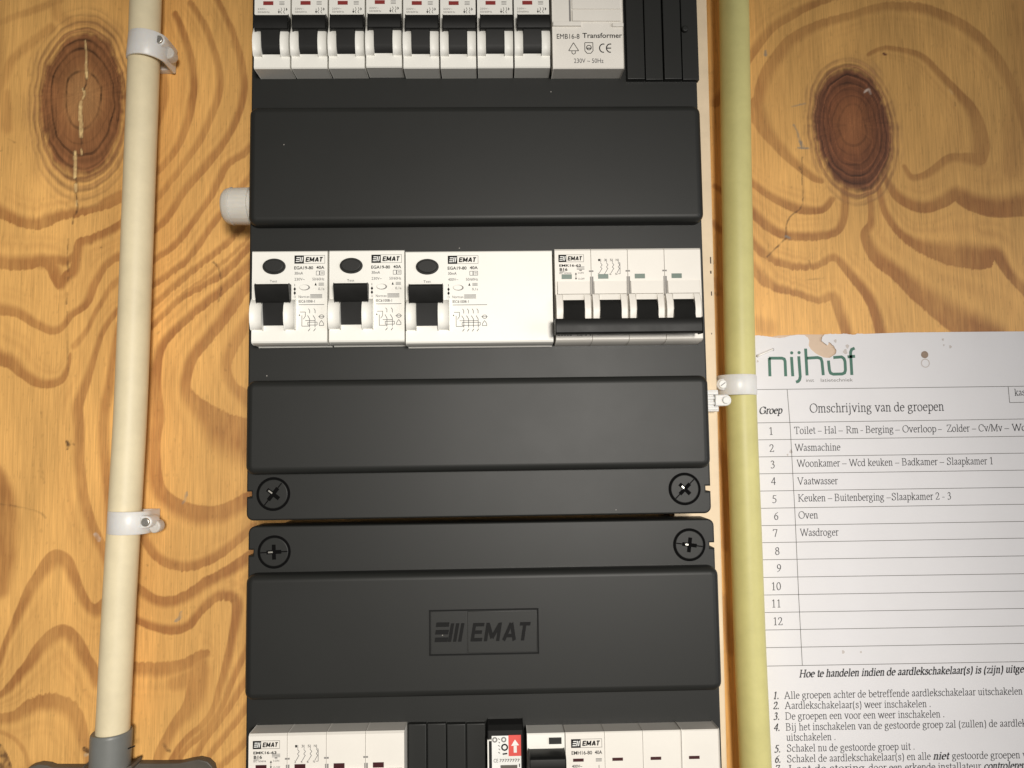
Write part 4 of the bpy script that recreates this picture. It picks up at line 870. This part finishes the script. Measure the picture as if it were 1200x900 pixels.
for u, v, r in ((580, 866.5, 1.2), (590.5, 866.5, 1.2)): mb.ring(Xc(u), Zc(v), r * .5, r, yy, 20)
put_sans(mb, "CE", Xc(578.4), Xc(583.6), Zc(893), 1.6, yy, .01)
for q in range(8): mb.line([(Xc(585.5 + 3 * q), Zc(889.4 + .4 * (q % 2))), (Xc(587.6 + 3 * q), Zc(889.6)), (Xc(585.6 + 3 * q), Zc(892.6))], .3, yy)
for q in range(5): mb.line([(Xc(584 + .6 * (q % 2)), Zc(865 + 4 * q)), (Xc(586), Zc(866.4 + 4 * q))], .4, yy)
build(mb, "printed_text", "ink_grey", cm, 0)
mb = MB(); mb.ring(Xc(591.4), Zc(875.5), .9, 1.55, yy, 24); mb.line([(Xc(589), Zc(883.4)), (Xc(594.4), Zc(882.8))], .6, yy); mb.line([(Xc(608.6), Zc(895)), (Xc(608.6), Zc(899))], .4, yy); build(mb, "printed_symbol", "ink", cm, 0)
mb = MB(); mb.box(Xc(586.4), Xc(606), Zc(912), Zc(896.4), -66, -66.6, .2); build(mb, "button", "greyd", cm)

# narrow breaker with a small rectangular test button
Xn = lambda u, y=YF: M(u, 880, y)[0]
Zn = lambda v, y=YF, u=640: M(u, v, y)[1]
nb = thing("circuit_breaker", "narrow white breaker with a small rectangular black test button, in the bottom row", "circuit breaker", (Xn(618), YP, Zn(859) - 45))
mb = MB(); zt_ = Zn(859.3); zb_ = Zn(849.4, YP)
mb.prism([(YP + 4, zt_ - 45), (YF + .4, zt_ - 45), (YF, zt_ - 44.6), (YF, zt_ - .5), (YF + .4, zt_), (YP, zb_), (YP + 4, zb_)], Xn(617.8), Xn(662.2), .25); build(mb, "body", "white", nb, 30)
mb = MB(); mb.box(Xn(643.6), Xn(658.2), Zn(871.6), Zn(864.4), YF + .2, YF - .9, .25); build(mb, "test_button", "black_soft", nb)
b = MB(); w = MB(); brand_mark(b, w, Xn(622.4), Xn(659.8), Zn(887), Zn(877.8), YF - .06); build(b, "printed_symbol", "ink", nb, 0); build(w, "printed_stripe", "label_white", nb, 0)
mb = MB(); hz = Zn(888.2, -79); mb.prism([(YF + .2, hz - 8), (-78.2, hz - 8), (-79, hz - 7), (-79.4, hz - 3), (-79, hz - .8), (-78, hz), (YF + .2, hz)], Xn(620.4, -79), Xn(663.4, -79), .4); build(mb, "toggle", "black", nb, 40)

# main switch at the end of the bottom row
Zm = lambda v, y=YF: avg(M(672, v, y)[1], M(830, v - 1.6, y)[1])
ms = thing("main_switch", "white four-module main switch with four dark windows, beside the narrow breaker below", "main switch", (Xn(663), YP, Zm(858) - 45))
um = [662.8, 708.8, 753.6, 798.6, 843.4]
zt_ = Zm(857.4); zb_ = Zm(848, YP)
for k in range(4):
    mb = MB(); e = .12
    mb.prism([(YP + 4, zt_ - 45), (YF + .4, zt_ - 45), (YF, zt_ - 44.6), (YF, zt_ - .5), (YF + .4, zt_), (YP, zb_), (YP + 4, zb_)], Xn(um[k]) + .05, Xn(um[k + 1]) - .05, .14 if k < 3 else .5); build(mb, "pole_body", "ivory", ms, 30)
    c = um[k] + 8.6; mb = MB(); mb.box(Xn(c), Xn(c + 12.4), Zm(891.6), Zm(888), YF + .3, YF - .12); build(mb, "status_window", "dkred", ms)
b = MB(); w = MB(); g = MB(); brand_mark(b, w, Xn(669.4), Xn(705.6), Zm(875.4), Zm(865.2), YF - .06)
put_sans(b, "EMH16-80", Xn(669.8), Xn(693.8), Zm(883.4), 1.6, YF - .06, .012); put_sans(b, "40A", Xn(697), Xn(705.6), Zm(883.2), 1.6, YF - .06, .012)
for q in range(3): g.line([(Xn(698), Zm(888.6 + 1.4 * q)), (Xn(705), Zm(888.6 + 1.4 * q))], .24, YF - .06)
put_sans(b, "400V~", Xn(670), Xn(682), Zm(898.6), 1.3, YF - .06, .01); b.line([(Xn(701.6), Zm(896)), (Xn(701.6), Zm(902))], .2, YF - .06)
build(b, "printed_symbol", "ink", ms, 0); build(w, "printed_stripe", "label_white", ms, 0); build(g, "printed_text", "ink_text", ms, 0)
mb = MB(); mb.box(Xn(664, -79), Xn(842, -79), Zm(888) - 24, Zm(888) - 16, YF, -79, .5); build(mb, "handle_bar", "black", ms)

# ================================================================== conduits
YA = -13.5
def conduit(pts, name, label, m, r=8.05):
    P = [(M(u, v, YA)[0], YA, M(u, v, YA)[1]) for u, v in pts]
    c = catmull(P, 6); c = [tuple(p) for p in c]
    o = build(MB().tube(c, r, 36), name, m, None, 60, org=(P[-1][0], YA, P[-1][2])); return tag(o, label, "pipe")
lp = conduit([(174.5, -120), (170.8, 0), (167.2, 112), (162.8, 225), (154.4, 450), (148.5, 562), (141.6, 675), (136, 780), (131.6, 868)], "conduit_pipe", "cream plastic conduit pipe leaning down the plywood into a grey fitting", "pipe_l")
rp = conduit([(855.5, -120), (860, 0), (863, 200), (866.6, 400), (869.4, 500), (873.6, 610), (879, 760), (885.4, 900), (891, 1020)], "conduit_pipe", "yellowed plastic conduit pipe between the fuse boxes and the paper sheet", "pipe_r")

def strap(mb, cx, cz, w, R=9.0, th=1.5, a0=-8, a1=188, seg=24):
    """Half ring of a pipe clip around an upright pipe, open towards the board, with legs down to the board."""
    out, inn = [], []
    for k in range(seg + 1):
        a = math.radians(a0 + (a1 - a0) * k / seg); out.append((cx + (R + th) * math.cos(a), YA - (R + th) * math.sin(a))); inn.append((cx + R * math.cos(a), YA - R * math.sin(a)))
    out = [(out[0][0], -2)] + out + [(out[-1][0], -2)]; inn = [(inn[0][0], -2)] + inn + [(inn[-1][0], -2)]
    prof = out + inn[::-1]
    bv = .5
    pin = offset(prof, -.35)
    loops = [[(x, y, cz - w / 2) for x, y in pin], [(x, y, cz - w / 2 + bv) for x, y in prof], [(x, y, cz + w / 2 - bv) for x, y in prof], [(x, y, cz + w / 2) for x, y in pin]]
    n = len(prof); vs = [p for l in loops for p in l]; fs = []
    for k in range(3):
        for i in range(n): j = (i + 1) % n; fs.append((k * n + i, k * n + j, (k + 1) * n + j, (k + 1) * n + i))
    h = n // 2
    for i in range(h - 1):
        fs.append((i, i + 1, n - 2 - i, n - 1 - i)); o = 3 * n; fs.append((o + i, o + n - 1 - i, o + n - 2 - i, o + i + 1))
    mb.add(vs, fs)
def clip(uc, v0, v1, lug_u, lug_v, scr, side, label, m, tilt=0.0, tail=None):
    cx, cz = M(uc, (v0 + v1) / 2, YA - 5); zt_, zb_ = M(uc, v0, YA - 9)[1], M(uc, v1, YA - 9)[1]; w = zt_ - zb_
    t = thing("pipe_clip", label, "pipe clip", (cx, 0, zb_), "white plastic pipe clips")
    mb = MB(); strap(mb, cx, cz, w); mb.rot(cx, cz, tilt); build(mb, "strap", m, t, 40)
    mb = MB(); mb.box(cx - 9.5, cx + 9.5, cz - w * .48, cz + w * .48, -.2, -4.6, .5); build(mb, "base", m, t)
    lx, lz = M(lug_u, lug_v, YA - 5)
    R = 3.1; px = cx + side * 8.8
    # lug: rounded tongue from the strap to the screw
    tx = -side
    outl = [(lx + R * math.cos(math.radians(a)), lz + R * math.sin(math.radians(a))) for a in (range(-90, 91, 15) if side > 0 else range(90, 271, 15))]
    if side > 0: outl = outl + [(px - 1, lz + R + .6), (px - 1, lz - R - .6)]
    else: outl = outl + [(px + 1, lz - R - .6), (px + 1, lz + R + .6)]
    mb = MB(); mb.slab(outl, YA + 3, YA - 6.2, .8, 3); build(mb, "lug", m, t, 40)
    if tail:
        ax, az = M(*tail, YA); o2 = [(ax + 3.4 * math.cos(math.radians(a)), az + 3.4 * math.sin(math.radians(a))) for a in range(-110, 71, 15)] + [(lx - 2, lz + 2.6), (lx - 2, lz - 3.0)]
        mb = MB(); mb.slab(o2, YA + 5, YA - .5, .8, 3); build(mb, "latch", "clip_d", t, 40)
    mb = MB(); mb.cyl(lx, lz, 2.25, YA - 5.8, YA - 7.2, 24, bev=.5); s = build(mb, "screw", scr, t, 40)
    mb = MB(); mb.box(lx - 1.5, lx + 1.5, lz - .22, lz + .22, YA - 7.2, YA - 7.26); mb.rot(lx, lz, 35); build(mb, "slot", "ink_grey", s)
    return t
clip(169, 38.5, 68, 187.4, 48.2, "screw", 1, "white clip holding the cream pipe beside the large plywood knot", "clip", -4, (197, 62))
clip(146.5, 599, 626, 172, 611.6, "screw", 1, "white clip with a shiny screw holding the cream pipe halfway down", "clip", -1.5, (180.5, 617))
clip(866.6, 439, 463, 846, 450.5, "label_white", -1, "white clip holding the yellowed pipe beside the corner of the paper sheet", "clip", 0)
# the small spare saddle under the clip, screwed to the batten
YS = -34
sx, sz = M(850.4, 469, YS)
sd = thing("pipe_clip", "small ribbed white saddle with a white screw, below the clip on the yellowed pipe", "pipe clip", (sx, 0, sz), "white plastic pipe clips")
xl = M(829, 469, YS)[0]; xr = M(843.4, 470, YS)[0]
mb = MB(); mb.box(xl, xr, M(838, 482, YS)[1], M(838, 456.5, YS)[1], YB + .2, YS + 2, .4); build(mb, "base", "clip", sd)
for v in (460.5, 466, 472.5, 478.5):
    mb = MB(); z = M(838, v, YS)[1]; mb.box(xl, xr + (0.6 if 464 < v < 474 else -.4), z - .75, z + .75, YS + 2.2, YS + .6, .25); build(mb, "rib", "clip", sd)
mb = MB(); R = 2.9; mb.slab([(sx + R * math.cos(math.radians(a)), sz + R * math.sin(math.radians(a))) for a in range(-90, 91, 15)] + [(xr - 2.4, sz + R), (xr - 2.4, sz - R)], YS + 4.5, YS - .5, .6, 3); build(mb, "lug", "clip", sd, 40)
mb = MB(); mb.cyl(sx, sz, 1.9, YS, YS - 1.4, 24, bev=.5); build(mb, "screw", "label_white", sd, 40)

# grey fitting at the foot of the cream pipe
gxc, gzt = M(131, 857, YA)
ft = thing("conduit_fitting", "grey plastic conduit socket with flat mounting ears at the foot of the cream pipe", "pipe fitting", (gxc, 0, gzt - 40))
lean = math.atan2(M(141.6, 675, YA)[0] - M(131.6, 868, YA)[0], M(141.6, 675, YA)[1] - M(131.6, 868, YA)[1])
mb = MB(); n = 40; loops = []
for dz, r in ((0, 8.2), (.2, 9.3), (-.4, 9.75), (-1.5, 9.85), (-15, 9.7), (-22, 10.0), (-40, 10.0)):
    ax = gxc + math.sin(lean) * dz
    loops.append([(ax + r * math.cos(2 * math.pi * i / n), YA + r * math.sin(2 * math.pi * i / n), gzt + dz + .03 * r * math.cos(2 * math.pi * i / n) * (1 if dz > -10 else 0)) for i in range(n)])
mb.rings(loops, True, True); build(mb, "socket", "grey", ft, 50)
mb = MB(); ex, ez = M(152, 880.5, YA - 6)
pts = [(M(u, v, YA - 7)[0], M(u, v, YA - 7)[1]) for u, v in ((138, 882.6), (143, 882.6), (148, 880.6), (153, 878.6))]
for (ax, az), (bx, bz) in zip(pts, pts[1:]):
    ya = YA - math.sqrt(max(9.85 ** 2 - (ax - gxc + 1) ** 2, 4)) - .15; yb = YA - math.sqrt(max(9.85 ** 2 - (bx - gxc + 1) ** 2, 4)) - .15
    mb.add([(ax, ya, az - .35), (bx, yb, bz - .35), (bx, yb, bz + .35), (ax, ya, az + .35)], [(0, 1, 2, 3)])
build(mb, "seam", "ink", ft, 0)
def ear(pts, y0, y1, nm, m, bv=.6):
    o = [M(u, v, y0 - 1) for u, v in pts]
    mb = MB(); o = o if area(o) > 0 else o[::-1]; mb.slab(o, y0, y1, bv, 3); build(mb, nm, m, ft, 50)
ear([(30, 930), (32, 902), (40, 895), (50, 892.4), (60, 893.6), (66, 896), (100, 896), (108, 890), (112, 889), (112, 930)], -.2, -5, "mounting_ear", "greyd")
ear([(148, 930), (148, 892), (160, 891.2), (190, 891.6), (214, 891), (225, 888.4), (236, 886.6), (246, 889), (252, 895), (254, 904), (253, 930)], -.2, -5, "mounting_ear", "greyd")
ear([(106, 930), (107, 893), (140, 896), (152, 893), (160, 889), (164.5, 887.4), (165.5, 890), (163, 894), (155, 902), (150, 930)], -5.2, YA - 3, "collar", "greyd", .25)

# ================================================================== paper sheet
YPp = -1.3
P = lambda u, v, y=YPp: M(u, v, y)
x0, ztl = P(872, 392.4); x1, _ = P(1420, 386); ztr = P(1200, 388.2)[1]; zb_ = P(900, 1060)[1]
sheet = thing("paper_sheet", "white printed list of circuit groups stapled to the plywood, torn at its top edge", "paper", (x0, -.5, zb_))
edge = [(x0, zb_), (x1, zb_), (x1, ztr - .2)]
torn = [(1120, 389), (1060, 389.6), (1012, 391.4), (1006, 390.8), (1000, 392.2), (992, 391), (984, 391.4), (972, 391.2), (966, 392.0), (963.5, 395), (962.8, 399.6), (966, 402), (969.6, 404.6), (970.6, 403.4), (971.2, 400.6), (974, 402.4), (977.6, 406), (980.2, 410.6), (979.6, 414), (976, 417), (972, 419.4), (966, 419), (960, 416.4), (955, 413.6), (950, 409), (947.6, 404.5), (948.4, 399), (946.6, 395.4), (943, 392.8), (934, 392.4), (926, 393.2), (918, 395.6), (912, 396), (905, 395.2), (897, 394), (889, 393), (880, 392.8)]
def ragged(pts, amp):
    o = []
    for (ax, az), (bx, bz) in zip(pts, pts[1:]):
        n = max(1, int(math.hypot(bx - ax, bz - az) / .7))
        for k in range(n): t = k / n; j = amp if k else amp * .3; o.append((ax + (bx - ax) * t + random.uniform(-j, j), az + (bz - az) * t + random.uniform(-j, j)))
    return o + [pts[-1]]
edge += ragged([P(u, v) for u, v in torn[:2]], .04) + ragged([P(u, v) for u, v in torn[2:]], .16) + [(x0, ztl)]
mb = MB(); mb.slab(edge, -.5, YPp, 0); build(mb, "sheet", "paper", sheet, 0)
mb = MB(); mb.slab([P(u, v) for u, v in ((905, 394.4), (918, 398), (940, 400), (944, 424), (985, 424), (986, 398), (976, 391.8), (940, 391.6), (912, 393))][::1], -.15, -.42); 
build(mb, "torn_layer", "tan", sheet, 0, label="tan paper layer bared where the top edge is torn")
yI = YPp - .05
# table
mb = MB()
rows = [(886, 456.6, 452.6), (886, 495.6, 491), (886, 515.5, 511.2), (887, 535.5, 531), (888, 555.3, 550.9), (889, 575.5, 571), (890, 595.7, 590.9), (891, 616, 611), (892, 636, 630.6), (893, 656, 651.4), (894, 676.7, 672.3), (895, 697.3, 692.6), (896, 717.8, 713), (897, 738.3, 733.4), (897, 759, 754), (898, 780.6, 775.3)]
for u, a, b in rows: mb.line([P(u, a), P(1200, b), P(1300, b - 1.6)], .34, yI)
mb.line([P(922.4, 456.4), P(926, 500), P(931.5, 600), P(936, 700), P(940.2, 779.8)], .34, yI)
mb.line([P(1181.4, 453), P(1183.2, 471.8), P(1300, 469.6)], .34, yI); build(mb, "table_line", "ink_line", sheet, 0)
T = MB()
def tx(s, ua, va, ub_, vb, cap=10.4, **k): serif(T, s, P(ua, va), P(ub_, vb), cap * .468, yI, **k)
tx("Groep", 889.5, 485, 916.5, 484.4, 8.0, bold=True, shear=.22)
tx("Omschrijving van de groepen", 948.8, 483.4, 1106.5, 481, 10.2)
sl = -.0138
def row(v0, u0, items, cap=8.0):
    for s, a, b in items: tx(s, a, v0 + (a - u0) * sl, b, v0 + (b - u0) * sl, cap)
Q = lambda z: 860 + z / 3.462
row(508.4, 931, [("Toilet", Q(245), Q(331)), ("~", Q(341), Q(357)), ("Hal", Q(367), Q(417)), ("~", Q(424), Q(443)), ("Rm", Q(455), Q(506)), ("-", Q(513), Q(526)), ("Berging", Q(534), Q(649)), ("~", Q(655), Q(674)), ("Overloop", Q(684), Q(822)), ("~", Q(828), Q(844)), ("Zolder", Q(864), Q(957)), ("~", Q(966), Q(984)), ("Cv/Mv", Q(993), Q(1090)), ("~", Q(1098), Q(1118)), ("Wcd", Q(1129), Q(1205))])
row(528.4, 931, [("Wasmachine", Q(248), Q(433))])
row(547, 934, [("Woonkamer", Q(256), Q(431)), ("~", Q(439), Q(458)), ("Wcd keuken", Q(468), Q(645)), ("~", Q(654), Q(672)), ("Badkamer", Q(681), Q(827)), ("~", Q(835), Q(854)), ("Slaapkamer 1", Q(864), Q(1054))])
row(567.8, 934, [("Vaatwasser", Q(258), Q(422))])
row(587.6, 935, [("Keuken", Q(260), Q(373)), ("~", Q(381), Q(400)), ("Buitenberging", Q(408), Q(611)), ("~", Q(619), Q(638)), ("Slaapkamer 2 - 3", Q(640), Q(884))])
row(607.6, 936, [("Oven", Q(262), Q(342))])
row(628, 937, [("Wasdroger", Q(269), Q(425))])
for s, u, v in (("1", 903.7, 509.4), ("2", 904.6, 529.4), ("3", 905.8, 548.6), ("4", 906.6, 568.2), ("5", 907.8, 589.2), ("6", 909.8, 609), ("7", 908.6, 629), ("8", 911, 650.2), ("9", 913, 670.2), ("10", 909.6, 691.4), ("11", 909.8, 711.6), ("12", 911.6, 732.4)):
    w = 3.0 * len(s); tx(s, u - w, v, u + w, v - .1, 8.4)
tx("kast", Q(1139), 463.6, Q(1192), 463, 7.6)
tx("Hoe te handelen indien de aardlekschakelaar(s) is (zijn) uitgeschakeld", 936.4, 793.6, 1237, 787, 8.0, bold=True, shear=.22)
for s, v in (("1.", 819), ("2.", 830.8), ("3.", 843.4), ("4.", 856.4), ("5.", 881.6), ("6.", 893.6), ("7.", 905)): tx(s, 905.4 + (v - 819) * .03, v, 913 + (v - 819) * .03, v, 7.7, bold=True, shear=.22)
tx("Alle groepen achter de betreffende aardlekschakelaar uitschakelen", 919, 818.8, 1198.5, 813.6, 7.7)
tx("Aardlekschakelaar(s) weer inschakelen .", 919.6, 830.6, 1091.5, 828.4, 7.7)
tx("De groepen een voor een weer inschakelen .", 920, 843.2, 1107.5, 840.4, 7.7)
tx("Bij het inschakelen van de gestoorde groep zal (zullen) de aardlek", 920.6, 856, 1203, 851, 7.7)
tx("uitschakelen .", 921.4, 868, 980, 867, 7.7)
tx("Schakel nu de gestoorde groep uit .", 922, 880.8, 1072.6, 878.4, 7.7)
tx("Schakel de aardlekschakelaar(s) en alle", 922.2, 893.2, 1091, 890, 7.7); tx("niet", 1093.4, 889.8, 1112, 889.6, 7.7, bold=True, shear=.22); tx("gestoorde groepen van", 1115.6, 889.6, 1214, 888, 7.7)
tx("door een erkende installateur", 1018, 903.6, 1150, 901.6, 7.7); tx("controleren", 1153, 901.6, 1202, 900.6, 7.7, bold=True, shear=.22)
tx("Laat de storing", 924, 905, 1014, 903.7, 7.7)
build(T, "printed_text", "ink_text", sheet, 0)
# green letterhead: rounded strokes
G = MB(); gw = 3.5 * .468
Gp = lambda X, Y: P(870 + X / 8, 380 + Y / 8)
def gs(pts, w=gw):
    q = [Gp(*p) for p in pts]; G.line(q, w, yI)
    for c in q[1:-1]: G.poly([(c[0] + w / 2 * math.cos(a), c[1] + w / 2 * math.sin(a)) for a in [2 * math.pi * k / 12 for k in range(12)]], yI - .004 * random.random() - .002)
gs([(258, 488), (252, 316)]); gs([(248, 318), (370, 318), (392, 326), (400, 348), (406, 488)])
gs([(472, 488), (460, 306)]); gs([(528, 300), (542, 490), (536, 520), (522, 536), (502, 542)])
gs([(606, 480), (592, 228)]); gs([(604, 318), (706, 312), (736, 322), (746, 350), (758, 478)])
gs([(852, 312), (930, 306), (952, 322), (962, 350), (966, 430), (958, 456), (934, 466), (852, 468), (826, 458), (816, 430), (806, 340)])
gs([(1026, 476), (1014, 262), (1024, 236), (1052, 224)]); gs([(986, 306), (1056, 300)])
for X_, Y_ in ((462, 268), (531, 266)): c = Gp(X_, Y_); G.poly([(c[0] + gw * .55 * math.cos(a), c[1] + gw * .55 * math.sin(a)) for a in [2 * math.pi * k / 14 for k in range(14)]], yI)
# drop what would hang over the torn hole
hole = [P(u, v) for u, v in torn[8:31]]
def inside(x, z):
    r = False; j = len(hole) - 1
    for i in range(len(hole)):
        if (hole[i][1] > z) != (hole[j][1] > z) and x < (hole[j][0] - hole[i][0]) * (z - hole[i][1]) / (hole[j][1] - hole[i][1]) + hole[i][0]: r = not r
        j = i
    return r
G.f = [f for f in G.f if not inside(sum(G.v[i][0] for i in f) / len(f), sum(G.v[i][2] for i in f) / len(f))]
build(G, "letterhead", "ink_green", sheet, 0)
mb = MB(); put_sans(mb, "inst", *[Gp(598, 540)[0], Gp(672, 540)[0]], Gp(600, 540)[1], 1.9, yI); put_sans(mb, "latietechniek", *[Gp(735, 536)[0], Gp(1036, 536)[0]], Gp(900, 537)[1], 1.9, yI); build(mb, "subtitle", "ink_grey", sheet, 0)
mb = MB(); c = P(1083.6, 415.6); mb.cyl(c[0], c[1], 4.3 * .468, YPp + .2, YPp - .12, 28); build(mb, "pin_hole", "brown", sheet)
mb = MB(); c = P(1084.4, 425.6); mb.ring(c[0], c[1], 4.2 * .468, 5.4 * .468, yI); build(mb, "ring_mark", "ringmark", sheet, 0)
mb = MB()
for u, v, r in ((979, 399.6, 1.6), (993, 406, 2.0), (990.6, 412, 2.4), (1105, 398, 1.2), (1113.6, 406.4, 1.5), (1106, 404.6, .9), (887.7, 423.4, 1.1), (927, 529, 1.8), (923, 533, 1.0), (988, 764, 1.6), (1009, 764, 1.0)):
    c = P(u, v); mb.poly([(c[0] + r * .468 * (1 + .35 * math.sin(3 * a + u)) * math.cos(a), c[1] + r * .468 * math.sin(a) * 1.3) for a in [2 * math.pi * k / 12 for k in range(12)]], yI)
build(mb, "stain", "ringmark", sheet, 0)
# staple
a = P(887.6, 417.2); b = P(905.6, 409.6)
mb = MB(); mb.tube([(a[0], -.3, a[1]), (a[0] + .15, -1.5, a[1]), (a[0] + .8, -1.9, a[1] + .3), (b[0] - .8, -1.9, b[1] - .3), (b[0] - .15, -1.5, b[1]), (b[0], -.3, b[1])], .62, 12)
st = build(mb, "staple", "staple", None, 50, org=(a[0], 0, a[1])); tag(st, "small slanted metal staple pinning the top corner of the paper", "staple")
mb = MB()
for c in (a, b): mb.cyl(c[0] + (.0), c[1], .75, YPp + .1, YPp - .10, 14)
build(mb, "staple_hole", "pen", sheet)
